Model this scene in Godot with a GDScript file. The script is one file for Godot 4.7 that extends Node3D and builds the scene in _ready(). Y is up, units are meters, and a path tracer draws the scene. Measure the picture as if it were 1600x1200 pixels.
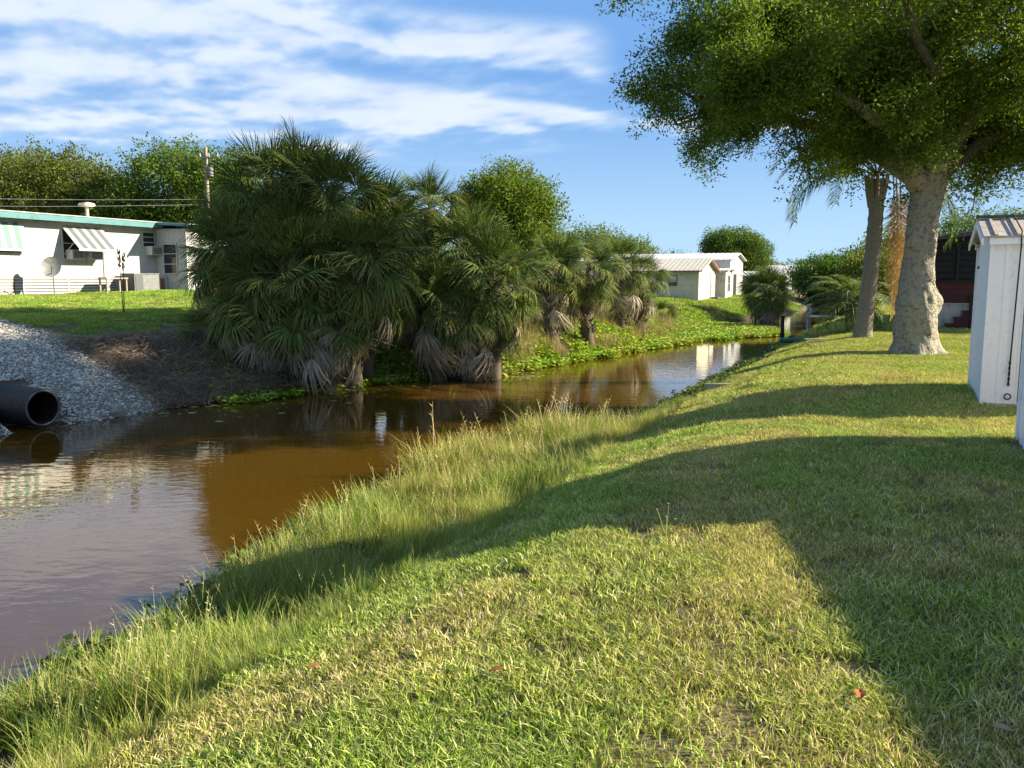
extends Node3D
# A canal between lawns, palms on the far bank, a large oak and metal sheds on the near one.
# s runs along the canal, n across it (towards the near lawn), h is the height in metres.

var AX := Vector3(sin(deg_to_rad(25.0)), 0, -cos(deg_to_rad(25.0)))
var MX := Vector3(cos(deg_to_rad(25.0)), 0, sin(deg_to_rad(25.0)))
const TURN := -0.436332
const WATER := -1.2
const EYE := Vector3(0, 1.65, 0)
const PITCH := 0.12675
var nz := FastNoiseLite.new()
var nz2 := FastNoiseLite.new()
var M := {}
var used := {}

# ---------------------------------------------------------------- mesh building
class MB:
	var v := PackedVector3Array()
	var nn := PackedVector3Array()
	var c := PackedColorArray()
	var ix := PackedInt32Array()
	func tri(p0: Vector3, p1: Vector3, p2: Vector3, col := Color.WHITE) -> void:
		var n := (p1 - p0).cross(p2 - p0).normalized()
		var k := v.size()
		v.append(p0); v.append(p1); v.append(p2)
		for i in 3:
			nn.append(n)
			c.append(col)
		ix.append(k); ix.append(k + 2); ix.append(k + 1)
	func quad(p0: Vector3, p1: Vector3, p2: Vector3, p3: Vector3, col := Color.WHITE) -> void:
		var n := (p2 - p0).cross(p3 - p1).normalized()
		var k := v.size()
		v.append(p0); v.append(p1); v.append(p2); v.append(p3)
		for i in 4:
			nn.append(n)
			c.append(col)
		ix.append(k); ix.append(k + 2); ix.append(k + 1)
		ix.append(k); ix.append(k + 3); ix.append(k + 2)
	func span(o: Vector3, ex: Vector3, ey: Vector3, ez: Vector3, col := Color.WHITE) -> void:
		# a box spanned from one corner, ex x ey = ez for outward faces
		quad(o + ez, o + ez + ex, o + ez + ex + ey, o + ez + ey, col)
		quad(o + ex, o, o + ey, o + ex + ey, col)
		quad(o + ex + ez, o + ex, o + ex + ey, o + ex + ey + ez, col)
		quad(o, o + ez, o + ez + ey, o + ey, col)
		quad(o + ey + ez, o + ex + ey + ez, o + ex + ey, o + ey, col)
		quad(o, o + ex, o + ex + ez, o + ez, col)
	func box(at: Vector3, size: Vector3, col := Color.WHITE) -> void:
		span(at - size / 2.0, Vector3(size.x, 0, 0), Vector3(0, size.y, 0), Vector3(0, 0, size.z), col)
	func tube(pts: Array, rad: Array, sides: int, col := Color.WHITE, col2 := Color.WHITE, capped := true) -> void:
		var first := v.size()
		var m := pts.size()
		for i in m:
			var p: Vector3 = pts[i]
			var t: Vector3 = (pts[mini(i + 1, m - 1)] as Vector3) - (pts[maxi(i - 1, 0)] as Vector3)
			t = t.normalized()
			var a := t.cross(Vector3.UP if absf(t.y) < 0.9 else Vector3.RIGHT).normalized()
			var b := t.cross(a)
			var k: Color = col.lerp(col2, float(i) / maxf(1.0, m - 1.0)) if col2 != Color.WHITE else col
			for j in sides:
				var w := TAU * j / sides
				var d := a * cos(w) + b * sin(w)
				v.append(p + d * float(rad[i]))
				nn.append(d)
				c.append(k)
		for i in m - 1:
			for j in sides:
				var q0 := first + i * sides + j
				var q1 := first + i * sides + (j + 1) % sides
				ix.append(q0); ix.append(q1 + sides); ix.append(q1)
				ix.append(q0); ix.append(q0 + sides); ix.append(q1 + sides)
		if capped and float(rad[m - 1]) > 0.004:
			for j in sides - 2:
				var e := first + (m - 1) * sides
				tri(v[e], v[e + j + 1], v[e + j + 2], col)
				tri(v[first], v[first + j + 2], v[first + j + 1], col)
	func mesh() -> ArrayMesh:
		var a := []
		a.resize(Mesh.ARRAY_MAX)
		a[Mesh.ARRAY_VERTEX] = v
		a[Mesh.ARRAY_NORMAL] = nn
		a[Mesh.ARRAY_COLOR] = c
		a[Mesh.ARRAY_INDEX] = ix
		var m := ArrayMesh.new()
		m.add_surface_from_arrays(Mesh.PRIMITIVE_TRIANGLES, a)
		return m

func rngs(sd: int) -> RandomNumberGenerator:
	var r := RandomNumberGenerator.new()
	r.seed = sd
	return r

func lin(r: float, g: float, b: float, a := 1.0) -> Color:
	var k := Color(r, g, b).linear_to_srgb()
	k.a = a
	return k

func numbered(called: String) -> String:
	if not used.has(called):
		used[called] = 0
		return called
	used[called] += 1
	return "%s_%03d" % [called, used[called]]

func tag(o: Node, label: String, category: String, group := "", kind := "") -> void:
	if label: o.set_meta("label", label)
	if category: o.set_meta("category", category)
	if group: o.set_meta("group", group)
	if kind: o.set_meta("kind", kind)

func thing(called: String, label: String, category: String, at: Vector3, turn := 0.0, group := "") -> Node3D:
	var o := Node3D.new()
	o.name = numbered(called)
	add_child(o)
	o.position = at
	o.rotation.y = turn
	tag(o, label, category, group)
	return o

func part(called: String, mesh: Mesh, mat: Material, parent: Node, at := Transform3D.IDENTITY) -> MeshInstance3D:
	var o := MeshInstance3D.new()
	o.name = called if parent != self else numbered(called)
	o.mesh = mesh
	o.material_override = mat
	o.transform = at
	parent.add_child(o, true)
	return o

func boxed(called: String, at: Vector3, size: Vector3, mat: Material, parent: Node) -> MeshInstance3D:
	var b := MB.new()
	b.box(Vector3.ZERO, size)
	return part(called, b.mesh(), mat, parent, Transform3D(Basis(), at))

func struct(called: String, mesh: Mesh, mat: Material) -> MeshInstance3D:
	var o := part(called, mesh, mat, self)
	o.set_meta("kind", "structure")
	return o

func copies(called: String, mesh: Mesh, mat: Material, parent: Node, where: Array, tints: Array) -> MultiMeshInstance3D:
	var mm := MultiMesh.new()
	mm.transform_format = MultiMesh.TRANSFORM_3D
	mm.use_colors = true
	mm.mesh = mesh
	mm.instance_count = where.size()
	for i in where.size():
		mm.set_instance_transform(i, where[i])
		mm.set_instance_color(i, tints[i])
	var o := MultiMeshInstance3D.new()
	o.name = called if parent != self else numbered(called)
	o.multimesh = mm
	o.material_override = mat
	o.set_meta("kind", "stuff")
	parent.add_child(o, true)
	return o

# ---------------------------------------------------------------- the lie of the land
const NR := [[-300.0, -5.2], [-5.0, -4.8], [3.5, -5.0], [5.0, -5.2], [6.5, -5.5], [10.0, -5.85], [12.0, -5.95], [13.3, -5.4], [14.8, -4.75], [17.2, -4.3], [22.7, -4.25], [35.3, -4.2], [60.0, -3.4], [75.0, -2.6], [100.0, -1.0], [128.0, -1.0], [136.0, -5.0], [900.0, -5.0]]
const NL := [[-300.0, -15.0], [9.0, -14.9], [11.0, -14.6], [13.0, -14.5], [15.0, -13.8], [18.0, -13.3], [20.5, -12.5], [22.0, -11.0], [26.0, -10.3], [32.0, -9.7], [40.0, -9.8], [50.0, -11.0], [56.0, -10.2], [60.0, -9.0], [72.0, -7.8], [100.0, -6.5], [128.0, -6.0], [136.0, -5.0], [900.0, -5.0]]
const FRONT := [[20.0, -13.0], [21.4, -10.7], [26.8, -10.0], [32.0, -9.2], [37.0, -8.2], [41.0, -6.7], [43.4, -5.3], [47.0, -5.5], [49.5, -7.2], [51.5, -9.5], [53.0, -11.5]]

const BANK := [[-4.2, -1.05], [-3.7, -0.88], [-2.9, -0.42], [-1.75, -0.1], [-0.9, 0.0], [400.0, 0.0]]

func along(knots: Array, s: float) -> float:
	for i in knots.size() - 1:
		if s < knots[i + 1][0]:
			var t: float = clampf((s - knots[i][0]) / (knots[i + 1][0] - knots[i][0]), 0.0, 1.0)
			t = t * t * (3.0 - 2.0 * t) * 0.5 + t * 0.5
			return lerpf(knots[i][1], knots[i + 1][1], t)
	return knots[-1][1]

func height(s: float, n: float) -> float:
	var wob := nz.get_noise_2d(s * 3.0, 7.0) * 0.25
	var d := n - along(NR, s) - wob
	var dl := along(NL, s) + wob - n
	var bumps := nz.get_noise_2d(s * 2.0, n * 2.0) * 0.05 + nz2.get_noise_2d(s * 4.0, n * 4.0) * 0.02
	if d >= 0.0:
		var edge := along(NR, s) + wob
		var m := n - maxf(0.0, edge + 4.25)
		var h := along(BANK, m) if m > -4.2 else lerpf(WATER - 0.06, -1.05, clampf((n - edge) / (-4.2 - minf(edge, -4.22)), 0.0, 1.0))
		return h + bumps * clampf(d, 0.3, 1.0) + clampf((d - 9.0) * 0.02, 0.0, 0.25) * smoothstep(20.0, 40.0, s)
	if dl >= 0.0:
		var a := lerpf(0.62, 0.3, smoothstep(35.0, 55.0, s))
		var t := minf(dl / 6.0, 1.0)
		var k := 2.0
		var h := WATER - 0.05 + (a + 1.25) * (1.0 - pow(1.0 - t, k))
		if dl < 1.6: h = lerpf(WATER - 0.2, h, smoothstep(0.36, 0.66, absf(s - 10.35)))
		return h + clampf((dl - 5.0) * 0.055, 0.0, 0.52) * smoothstep(70.0, 35.0, s) + bumps * clampf(dl, 0.3, 1.0) * 1.5
	return WATER - minf(0.9, minf(-d, -dl) * 0.5) - 0.05

func W(s: float, n: float, h: float) -> Vector3:
	return AX * s + MX * n + Vector3(0, h, 0)

func on_ground(s: float, n: float, lift := 0.0) -> Vector3:
	return W(s, n, height(s, n) + lift)

func ground_at(x: float, z: float) -> float:
	var p := Vector3(x, 0, z)
	return height(p.dot(AX), p.dot(MX))

func seen(p: Vector3, margin: float) -> bool:
	# whether the point could be seen by the camera or by one a step beside it
	var q := p - EYE
	var depth := -q.z * cos(PITCH) - q.y * sin(PITCH)
	if depth < 1.2: return false
	var up := q.y * cos(PITCH) - q.z * sin(PITCH)
	return absf(q.x) < depth * 0.63 + margin and absf(up) < depth * 0.48 + margin

func slope_basis(s: float, n: float, turn: float, k: float) -> Basis:
	var e := 0.25
	var u := (W(s + e, n, height(s + e, n)) - W(s - e, n, height(s - e, n))).normalized()
	var w := (W(s, n + e, height(s, n + e)) - W(s, n - e, height(s, n - e))).normalized()
	var up := w.cross(u).normalized()
	if up.y < 0.0: up = -up
	up = up.lerp(Vector3.UP, 0.4).normalized()
	var x := up.cross(Vector3.FORWARD).normalized()
	return Basis(x, up, x.cross(up)).rotated(up, turn).scaled(Vector3(k, k, k))

# ---------------------------------------------------------------- materials
func noise_tex(freq: float, dark: Color, light: Color, size := 512, octaves := 4, sd := 1, mid := -1.0) -> NoiseTexture2D:
	var f := FastNoiseLite.new()
	f.seed = sd
	f.frequency = freq
	f.fractal_octaves = octaves
	var t := NoiseTexture2D.new()
	t.noise = f
	t.width = size
	t.height = size
	t.seamless = true
	var g := Gradient.new()
	g.set_color(0, dark)
	g.set_color(1, light)
	if mid >= 0.0:
		g.set_offset(0, mid)
		g.set_offset(1, minf(1.0, mid + 0.25))
	t.color_ramp = g
	return t

func mat(r: float, g: float, b: float, rough := 0.8) -> StandardMaterial3D:
	var m := StandardMaterial3D.new()
	m.albedo_color = lin(r, g, b)
	m.roughness = rough
	m.metallic_specular = 0.4
	return m

func textured(m: StandardMaterial3D, t: Texture2D, k: float, relief: Texture2D = null, cm := 0.0, world := true) -> StandardMaterial3D:
	m.albedo_texture = t
	m.uv1_triplanar = true
	m.uv1_world_triplanar = world
	m.uv1_scale = Vector3(k, k, k)
	if relief:
		m.heightmap_enabled = true
		m.heightmap_texture = relief
		m.heightmap_scale = cm
	return m

func leaf_mat(back: float, rough := 0.55) -> StandardMaterial3D:
	var m := mat(1, 1, 1, rough)
	m.vertex_color_use_as_albedo = true
	m.metallic_specular = 0.25
	m.backlight_enabled = true
	m.backlight = lin(back, back, back * 0.55)
	return m

func materials() -> void:
	var grain := noise_tex(0.02, Color(0.72, 0.72, 0.72), Color(1, 1, 1), 512, 5, 3)
	var grime := noise_tex(0.012, Color(0.9, 0.89, 0.87), Color(1, 1, 1), 512, 6, 5, 0.15)
	var rough := noise_tex(0.05, Color.BLACK, Color.WHITE, 512, 5, 9)
	var g := mat(1, 1, 1, 0.95)
	g.vertex_color_use_as_albedo = true
	M.ground = textured(g, noise_tex(0.03, Color(0.6, 0.56, 0.48), Color(1, 1, 1), 1024, 6, 21), 0.9, rough, 0.8)
	var w := mat(0.068, 0.036, 0.004, 0.012)
	w.metallic_specular = 0.66
	var rip := noise_tex(0.011, Color.BLACK, Color.WHITE, 1024, 4, 31)
	w.uv1_triplanar = true
	w.uv1_world_triplanar = true
	w.uv1_scale = Vector3(0.16, 0.16, 0.3)
	w.heightmap_enabled = true
	w.heightmap_texture = rip
	w.heightmap_scale = 0.22
	M.water = w
	M.grass = leaf_mat(0.5, 0.8)
	M.tall = leaf_mat(0.6, 0.75)
	M.leaf = leaf_mat(0.85, 0.5)
	M.frond = leaf_mat(0.4, 0.55)
	M.dead = leaf_mat(0.2, 0.8)
	M.cover = leaf_mat(0.5, 0.4)
	var twig := mat(1, 1, 1, 0.9)
	twig.vertex_color_use_as_albedo = true
	M.twig = twig
	var stone := mat(1, 1, 1, 0.9)
	stone.vertex_color_use_as_albedo = true
	M.stone = stone
	M.rock = textured(mat(0.42, 0.4, 0.35, 0.9), grain, 1.5, rough, 1.5, false)
	M.bark = textured(mat(0.3, 0.28, 0.235, 0.95), noise_tex(0.01, Color(0.72, 0.71, 0.68), Color(1, 1, 0.97), 1024, 8, 41, 0.2), 0.8, noise_tex(0.02, Color.BLACK, Color.WHITE, 1024, 6, 43), 3.0)
	M.limb = textured(mat(0.13, 0.11, 0.085, 0.95), grain, 1.2, rough, 2.0)
	M.palm_trunk = textured(mat(0.33, 0.29, 0.23, 0.95), grain, 1.2, rough, 2.0)
	M.boots = textured(mat(0.15, 0.12, 0.085, 0.95), grain, 2.0, rough, 1.5)
	M.white = textured(mat(0.44, 0.44, 0.43, 0.55), grime, 0.35)
	M.shed = textured(mat(0.8, 0.8, 0.8, 0.5), noise_tex(0.02, Color(0.93, 0.925, 0.91), Color(1, 1, 1), 512, 6, 6, 0.1), 0.8)
	M.shed_roof = textured(mat(0.5, 0.485, 0.46, 0.6), noise_tex(0.02, Color(0.72, 0.66, 0.6), Color(1, 1, 1), 512, 6, 51), 0.7)
	M.white_roof = textured(mat(0.55, 0.55, 0.55, 0.5), grime, 0.2)
	M.teal = textured(mat(0.07, 0.2, 0.22, 0.5), grime, 0.3)
	M.mint = mat(0.05, 0.17, 0.13, 0.5)
	M.grey_stripe = mat(0.12, 0.14, 0.14, 0.5)
	M.glass = mat(0.025, 0.03, 0.035, 0.08)
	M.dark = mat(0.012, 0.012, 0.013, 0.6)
	M.frame = mat(0.5, 0.5, 0.48, 0.4)
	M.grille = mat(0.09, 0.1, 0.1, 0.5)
	M.cream = textured(mat(0.52, 0.48, 0.36, 0.7), grime, 0.3)
	M.tan_roof = textured(mat(0.46, 0.43, 0.36, 0.5), grime, 0.3)
	M.rust = textured(mat(0.33, 0.12, 0.07, 0.7), grain, 1.0)
	M.maroon = textured(mat(0.1, 0.022, 0.024, 0.6), grain, 1.0)
	M.porch_wood = textured(mat(0.035, 0.028, 0.026, 0.7), grain, 1.0)
	M.fascia_brown = textured(mat(0.12, 0.1, 0.1, 0.6), grain, 1.0)
	M.pipe_black = mat(0.014, 0.014, 0.015, 0.42)
	M.pipe_rim = mat(0.06, 0.06, 0.06, 0.5)
	M.green_pipe = textured(mat(0.03, 0.2, 0.15, 0.4), grain, 1.0)
	M.wood = textured(mat(0.42, 0.38, 0.31, 0.9), grain, 2.0, rough, 1.0)
	M.dark_wood = textured(mat(0.04, 0.032, 0.028, 0.9), grain, 2.0)
	M.metal_grey = textured(mat(0.22, 0.24, 0.235, 0.5), grain, 0.8)
	M.pole = textured(mat(0.4, 0.36, 0.28, 0.9), grain, 0.8)
	M.wire = mat(0.35, 0.36, 0.36, 0.6)
	M.yellow_rock = textured(mat(0.62, 0.52, 0.3, 0.9), grain, 1.2, rough, 1.5, false)

# ---------------------------------------------------------------- sky
func sky_panorama() -> ImageTexture:
	var w := 4096
	var h := 2048
	var bytes := PackedByteArray()
	bytes.resize(w * h * 3)
	var f := FastNoiseLite.new()
	f.seed = 12
	f.frequency = 0.9
	f.fractal_octaves = 6
	var f2 := FastNoiseLite.new()
	f2.seed = 77
	f2.frequency = 0.35
	f2.fractal_octaves = 3
	# bands of cloud: azimuth and elevation of both ends in degrees, half thickness at both ends, strength
	var bands := [[-60.0, 12.5, -19.0, 12.4, 5.0, 3.6, 0.82], [-20.0, 12.2, 8.5, 10.4, 2.6, 0.9, 1.0], [8.5, 10.4, 60.0, 9.6, 0.9, 0.5, 0.8], [-50.0, 19.0, -8.0, 14.3, 2.0, 0.8, 0.8], [-8.5, 16.2, 6.5, 14.7, 1.3, 1.7, 0.95], [-20.0, 17.5, -6.0, 14.6, 0.9, 0.7, 0.8], [-60.0, 8.2, -9.0, 9.6, 1.8, 0.8, 0.66]]
	for y in h:
		var el := 90.0 - (y + 0.5) / h * 180.0
		var t := clampf(el / 90.0, 0.0, 1.0)
		# clear air: pale at the horizon, deeper upwards
		var air := Color(0.68, 0.81, 0.91).lerp(Color(0.44, 0.62, 0.84), smoothstep(0.0, 0.16, t)).lerp(Color(0.33, 0.51, 0.77), smoothstep(0.14, 0.8, t))
		if el < 0.0:
			air = Color(0.40, 0.42, 0.36)
			for i in range(y * w * 3, w * h * 3, 3):
				bytes[i] = 102; bytes[i + 1] = 107; bytes[i + 2] = 92
			break
		var ce := cos(deg_to_rad(el))
		var se := sin(deg_to_rad(el))
		for x in w:
			var col := air
			if el > 2.5:
				var az := wrapf((x + 0.5) / w * 360.0, -180.0, 180.0)
				var ar := deg_to_rad(az)
				var k := 1.0 / maxf(se, 0.06)
				var px := sin(ar) * ce * k
				var pz := cos(ar) * ce * k
				var fine := f.get_noise_3d(px * 1.3 + pz * 0.5, pz * 1.3, 0.0) * 0.85 + f.get_noise_3d(px * 5.0 + pz * 1.5, pz * 3.6, 9.0) * 0.26
				var broad := f2.get_noise_3d(px, pz, 3.0)
				var inside := 0.0
				if absf(az) < 66.0 and el < 26.0:
					var bend := broad * 0.8 + fine * 0.9
					for b in bands:
						var u: float = (az - b[0]) / (b[2] - b[0])
						if u < -0.12 or u > 1.12: continue
						var uc := clampf(u, 0.0, 1.0)
						var dist: float = absf(el + bend - lerpf(b[1], b[3], uc)) / lerpf(b[4], b[5], uc)
						var edge: float = smoothstep(-0.12, 0.12, u) * smoothstep(1.12, 0.8, u)
						inside = maxf(inside, b[6] * edge * (1.0 - smoothstep(0.25, 1.45, dist)))
					inside = maxf(inside, (0.52 + broad * 0.45 + fine * 0.55) * smoothstep(14.0, -18.0, az) * smoothstep(6.0, 9.5, el) * smoothstep(30.0, 20.0, el))
				var away := smoothstep(48.0, 75.0, absf(az)) + smoothstep(18.0, 30.0, el)
				var common := smoothstep(-0.35, 0.3, broad + fine * 0.35) * 0.95 * smoothstep(6.0, 14.0, el)
				var cov := maxf(inside, common * minf(1.0, away))
				var dens := smoothstep(0.02, 1.0, cov * (1.0 + fine * 1.4))
				col = air.lerp(Color(0.79, 0.83, 0.90).lerp(Color(0.89, 0.905, 0.94), clampf(0.5 + fine * 1.5, 0.0, 1.0)), dens * 0.82)
			var i := (y * w + x) * 3
			bytes[i] = int(col.r * 255.0)
			bytes[i + 1] = int(col.g * 255.0)
			bytes[i + 2] = int(col.b * 255.0)
	return ImageTexture.create_from_image(Image.create_from_data(w, h, false, Image.FORMAT_RGB8, bytes))

# ---------------------------------------------------------------- ground and water
func spaced(knots: Array) -> Array:
	# [[from, step], ... , [end, 0]] to a list of positions
	var out := []
	for i in knots.size() - 1:
		var p: float = knots[i][0]
		while p < knots[i + 1][0] - 0.001:
			out.append(p)
			p += knots[i][1]
	out.append(knots[-1][0])
	return out

func ground() -> void:
	var ss := spaced([[-260.0, 40.0], [-60.0, 6.0], [-6.0, 0.4], [26.0, 0.6], [56.0, 1.5], [140.0, 10.0], [260.0, 60.0], [860.0, 0]])
	var ns := spaced([[-620.0, 60.0], [-140.0, 10.0], [-60.0, 2.5], [-30.0, 0.8], [-18.0, 0.3], [3.0, 0.6], [12.0, 3.0], [60.0, 20.0], [200.0, 60.0], [500.0, 0]])
	var v := PackedVector3Array()
	var c := PackedColorArray()
	var ix := PackedInt32Array()
	for s in ss:
		for n in ns:
			var h := height(s, n)
			v.append(W(s, n, h))
			var dl: float = along(NL, s) - n
			var d: float = n - along(NR, s)
			var lawn := Color(0.15, 0.14, 0.055).lerp(Color(0.25, 0.2, 0.11), clampf(nz.get_noise_2d(s * 6.0, n * 6.0) * 1.3 + 0.4, 0.0, 1.0))
			var dirt := Color(0.1, 0.075, 0.05)
			var k := lawn
			if d < 0.0 and dl < 0.0:
				k = Color(0.09, 0.06, 0.03)
			elif d >= 0.0:
				k = dirt.lerp(lawn, smoothstep(0.4, 2.6, d))
			else:
				k = dirt.lerp(lawn, smoothstep(1.4, 2.6, dl + nz.get_noise_2d(s * 8.0, n * 8.0) * 1.5 + (1.5 if s > 44.0 else 0.0)))
				if s < 13.1 + nz.get_noise_2d(n * 12.0, 3.0) * 1.2 and dl < 7.2:
					k = Color(0.32, 0.3, 0.26)
			c.append(k)
	var m := ns.size()
	for i in ss.size() - 1:
		for j in m - 1:
			var a := i * m + j
			ix.append(a); ix.append(a + 1); ix.append(a + m + 1)
			ix.append(a); ix.append(a + m + 1); ix.append(a + m)
	var st := SurfaceTool.new()
	st.begin(Mesh.PRIMITIVE_TRIANGLES)
	for i in v.size():
		st.set_color(c[i])
		st.add_vertex(v[i])
	for i in ix: st.add_index(i)
	st.generate_normals()
	struct("ground", st.commit(), M.ground)
	var b := MB.new()
	var rows := spaced([[-60.0, 4.0], [-8.0, 0.5], [60.0, 2.0], [138.0, 0]])
	for i in rows.size() - 1:
		var s0: float = rows[i]
		var s1: float = rows[i + 1]
		var l0 := along(NL, s0) - 0.9
		var l1 := along(NL, s1) - 0.9
		var r0 := along(NR, s0) + 0.7
		var r1 := along(NR, s1) + 0.7
		b.quad(W(s0, l0, WATER), W(s0, r0, WATER), W(s1, r1, WATER), W(s1, l1, WATER))
	struct("canal_water", b.mesh(), M.water)

# ---------------------------------------------------------------- small growing things
func blade(b: MB, at: Vector3, up: Vector3, lean: Vector3, h: float, w: float, col: Color, face: float) -> void:
	var side := Vector3(cos(face), 0, sin(face)) * w * 0.5
	var mid := at + up * h * 0.55 + lean * h * 0.22
	var tip := at + up * h * 0.92 + lean * h * 0.75
	b.quad(at - side, at + side, mid + side * 0.8, mid - side * 0.8, col)
	b.tri(mid - side * 0.8, mid + side * 0.8, tip, col)

func turf(sd: int, radius: float, count: int, h0: float, h1: float, w: float, palette: Array, spread: float) -> ArrayMesh:
	var r := rngs(sd)
	var b := MB.new()
	for i in count:
		var a := r.randf() * TAU
		var q := sqrt(r.randf()) * radius
		var la := r.randf() * TAU
		var col: Color = palette[r.randi() % palette.size()]
		col = col * r.randf_range(0.5, 1.3)
		blade(b, Vector3(cos(a) * q, -0.01, sin(a) * q), Vector3.UP, Vector3(cos(la), 0, sin(la)) * r.randf_range(0.2, spread), r.randf_range(h0, h1), w * r.randf_range(0.7, 1.2), col, r.randf() * TAU)
	return b.mesh()

func tall_tuft(sd: int, radius: float, count: int, h0: float, h1: float, w: float, palette: Array, seeds: int, seed_col: Color) -> ArrayMesh:
	var r := rngs(sd)
	var b := MB.new()
	for i in count:
		var a := r.randf() * TAU
		var q := sqrt(r.randf()) * radius
		var la := a + r.randf_range(-0.8, 0.8)
		var lean := Vector3(cos(la), 0, sin(la)) * r.randf_range(0.1, 0.75)
		var h := r.randf_range(h0, h1)
		var col: Color = palette[r.randi() % palette.size()]
		col = col * r.randf_range(0.7, 1.2)
		var side := Vector3(cos(a + 1.3), 0, sin(a + 1.3)) * w * 0.5 * r.randf_range(0.7, 1.2)
		var p := Vector3(cos(a) * q, -0.03, sin(a) * q)
		for k in 3:
			var t := (k + 1) / 3.0
			var e := Vector3(cos(a) * q, 0, sin(a) * q) + Vector3.UP * h * t * (1.0 - 0.25 * lean.length() * t) + lean * h * t * t
			if k < 2:
				b.quad(p - side * (1.0 - k * 0.3), p + side * (1.0 - k * 0.3), e + side * (0.7 - k * 0.3), e - side * (0.7 - k * 0.3), col)
			else:
				b.tri(p - side * 0.4, p + side * 0.4, e, col)
			p = e
	for i in seeds:
		var a := r.randf() * TAU
		var lean := Vector3(cos(a), 0, sin(a)) * r.randf_range(0.1, 0.4)
		var h := h1 * r.randf_range(1.0, 1.3)
		var pts := []
		for k in 4:
			var t := k / 3.0
			pts.append(Vector3(cos(a) * radius * 0.4, -0.02, sin(a) * radius * 0.4) + Vector3.UP * h * t + lean * h * t * t)
		b.tube(pts, [0.0022, 0.002, 0.003, 0.001], 3, seed_col)
		for k in 5:
			var p: Vector3 = (pts[2] as Vector3).lerp(pts[3], k / 5.0)
			var e := p + Vector3(r.randf_range(-1, 1), 0.9, r.randf_range(-1, 1)) * 0.045
			b.tri(p, p + Vector3(0.006, 0.01, 0.004), e, seed_col)
	return b.mesh()

func scatter(called: String, label: String, category: String, meshes: Array, m: Material, spots: Array) -> void:
	# spots: [Transform3D, Color]; one object of uncountable stuff
	var o := thing(called, label, category, Vector3.ZERO)
	o.set_meta("kind", "stuff")
	for k in meshes.size():
		var where := []
		var tint := []
		for i in range(k, spots.size(), meshes.size()):
			where.append(spots[i][0])
			tint.append(spots[i][1])
		if where.size() > 8:
			copies(category.replace(" ", "_") + "_tufts", meshes[k], m, o, where, tint)

func blocked(s: float, n: float) -> bool:
	# under the sheds, the porch house and the trunk no grass grows
	if s > 12.35 and s < 14.55 and n > 1.0 and n < 4.2: return true
	if s > 7.4 and s < 9.85 and n > 1.05 and n < 3.6: return true
	if s > 30.8 and s < 45.0 and n > 0.6: return true
	if s > 17.5 and n < -26.9: return true
	if s > 59.0 and s < 65.2 and n < -12.9 and n > -18.5: return true
	return (Vector2(W(s, n, 0).x, W(s, n, 0).z) - Vector2(8.96, -18.23)).length() < 0.5

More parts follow.
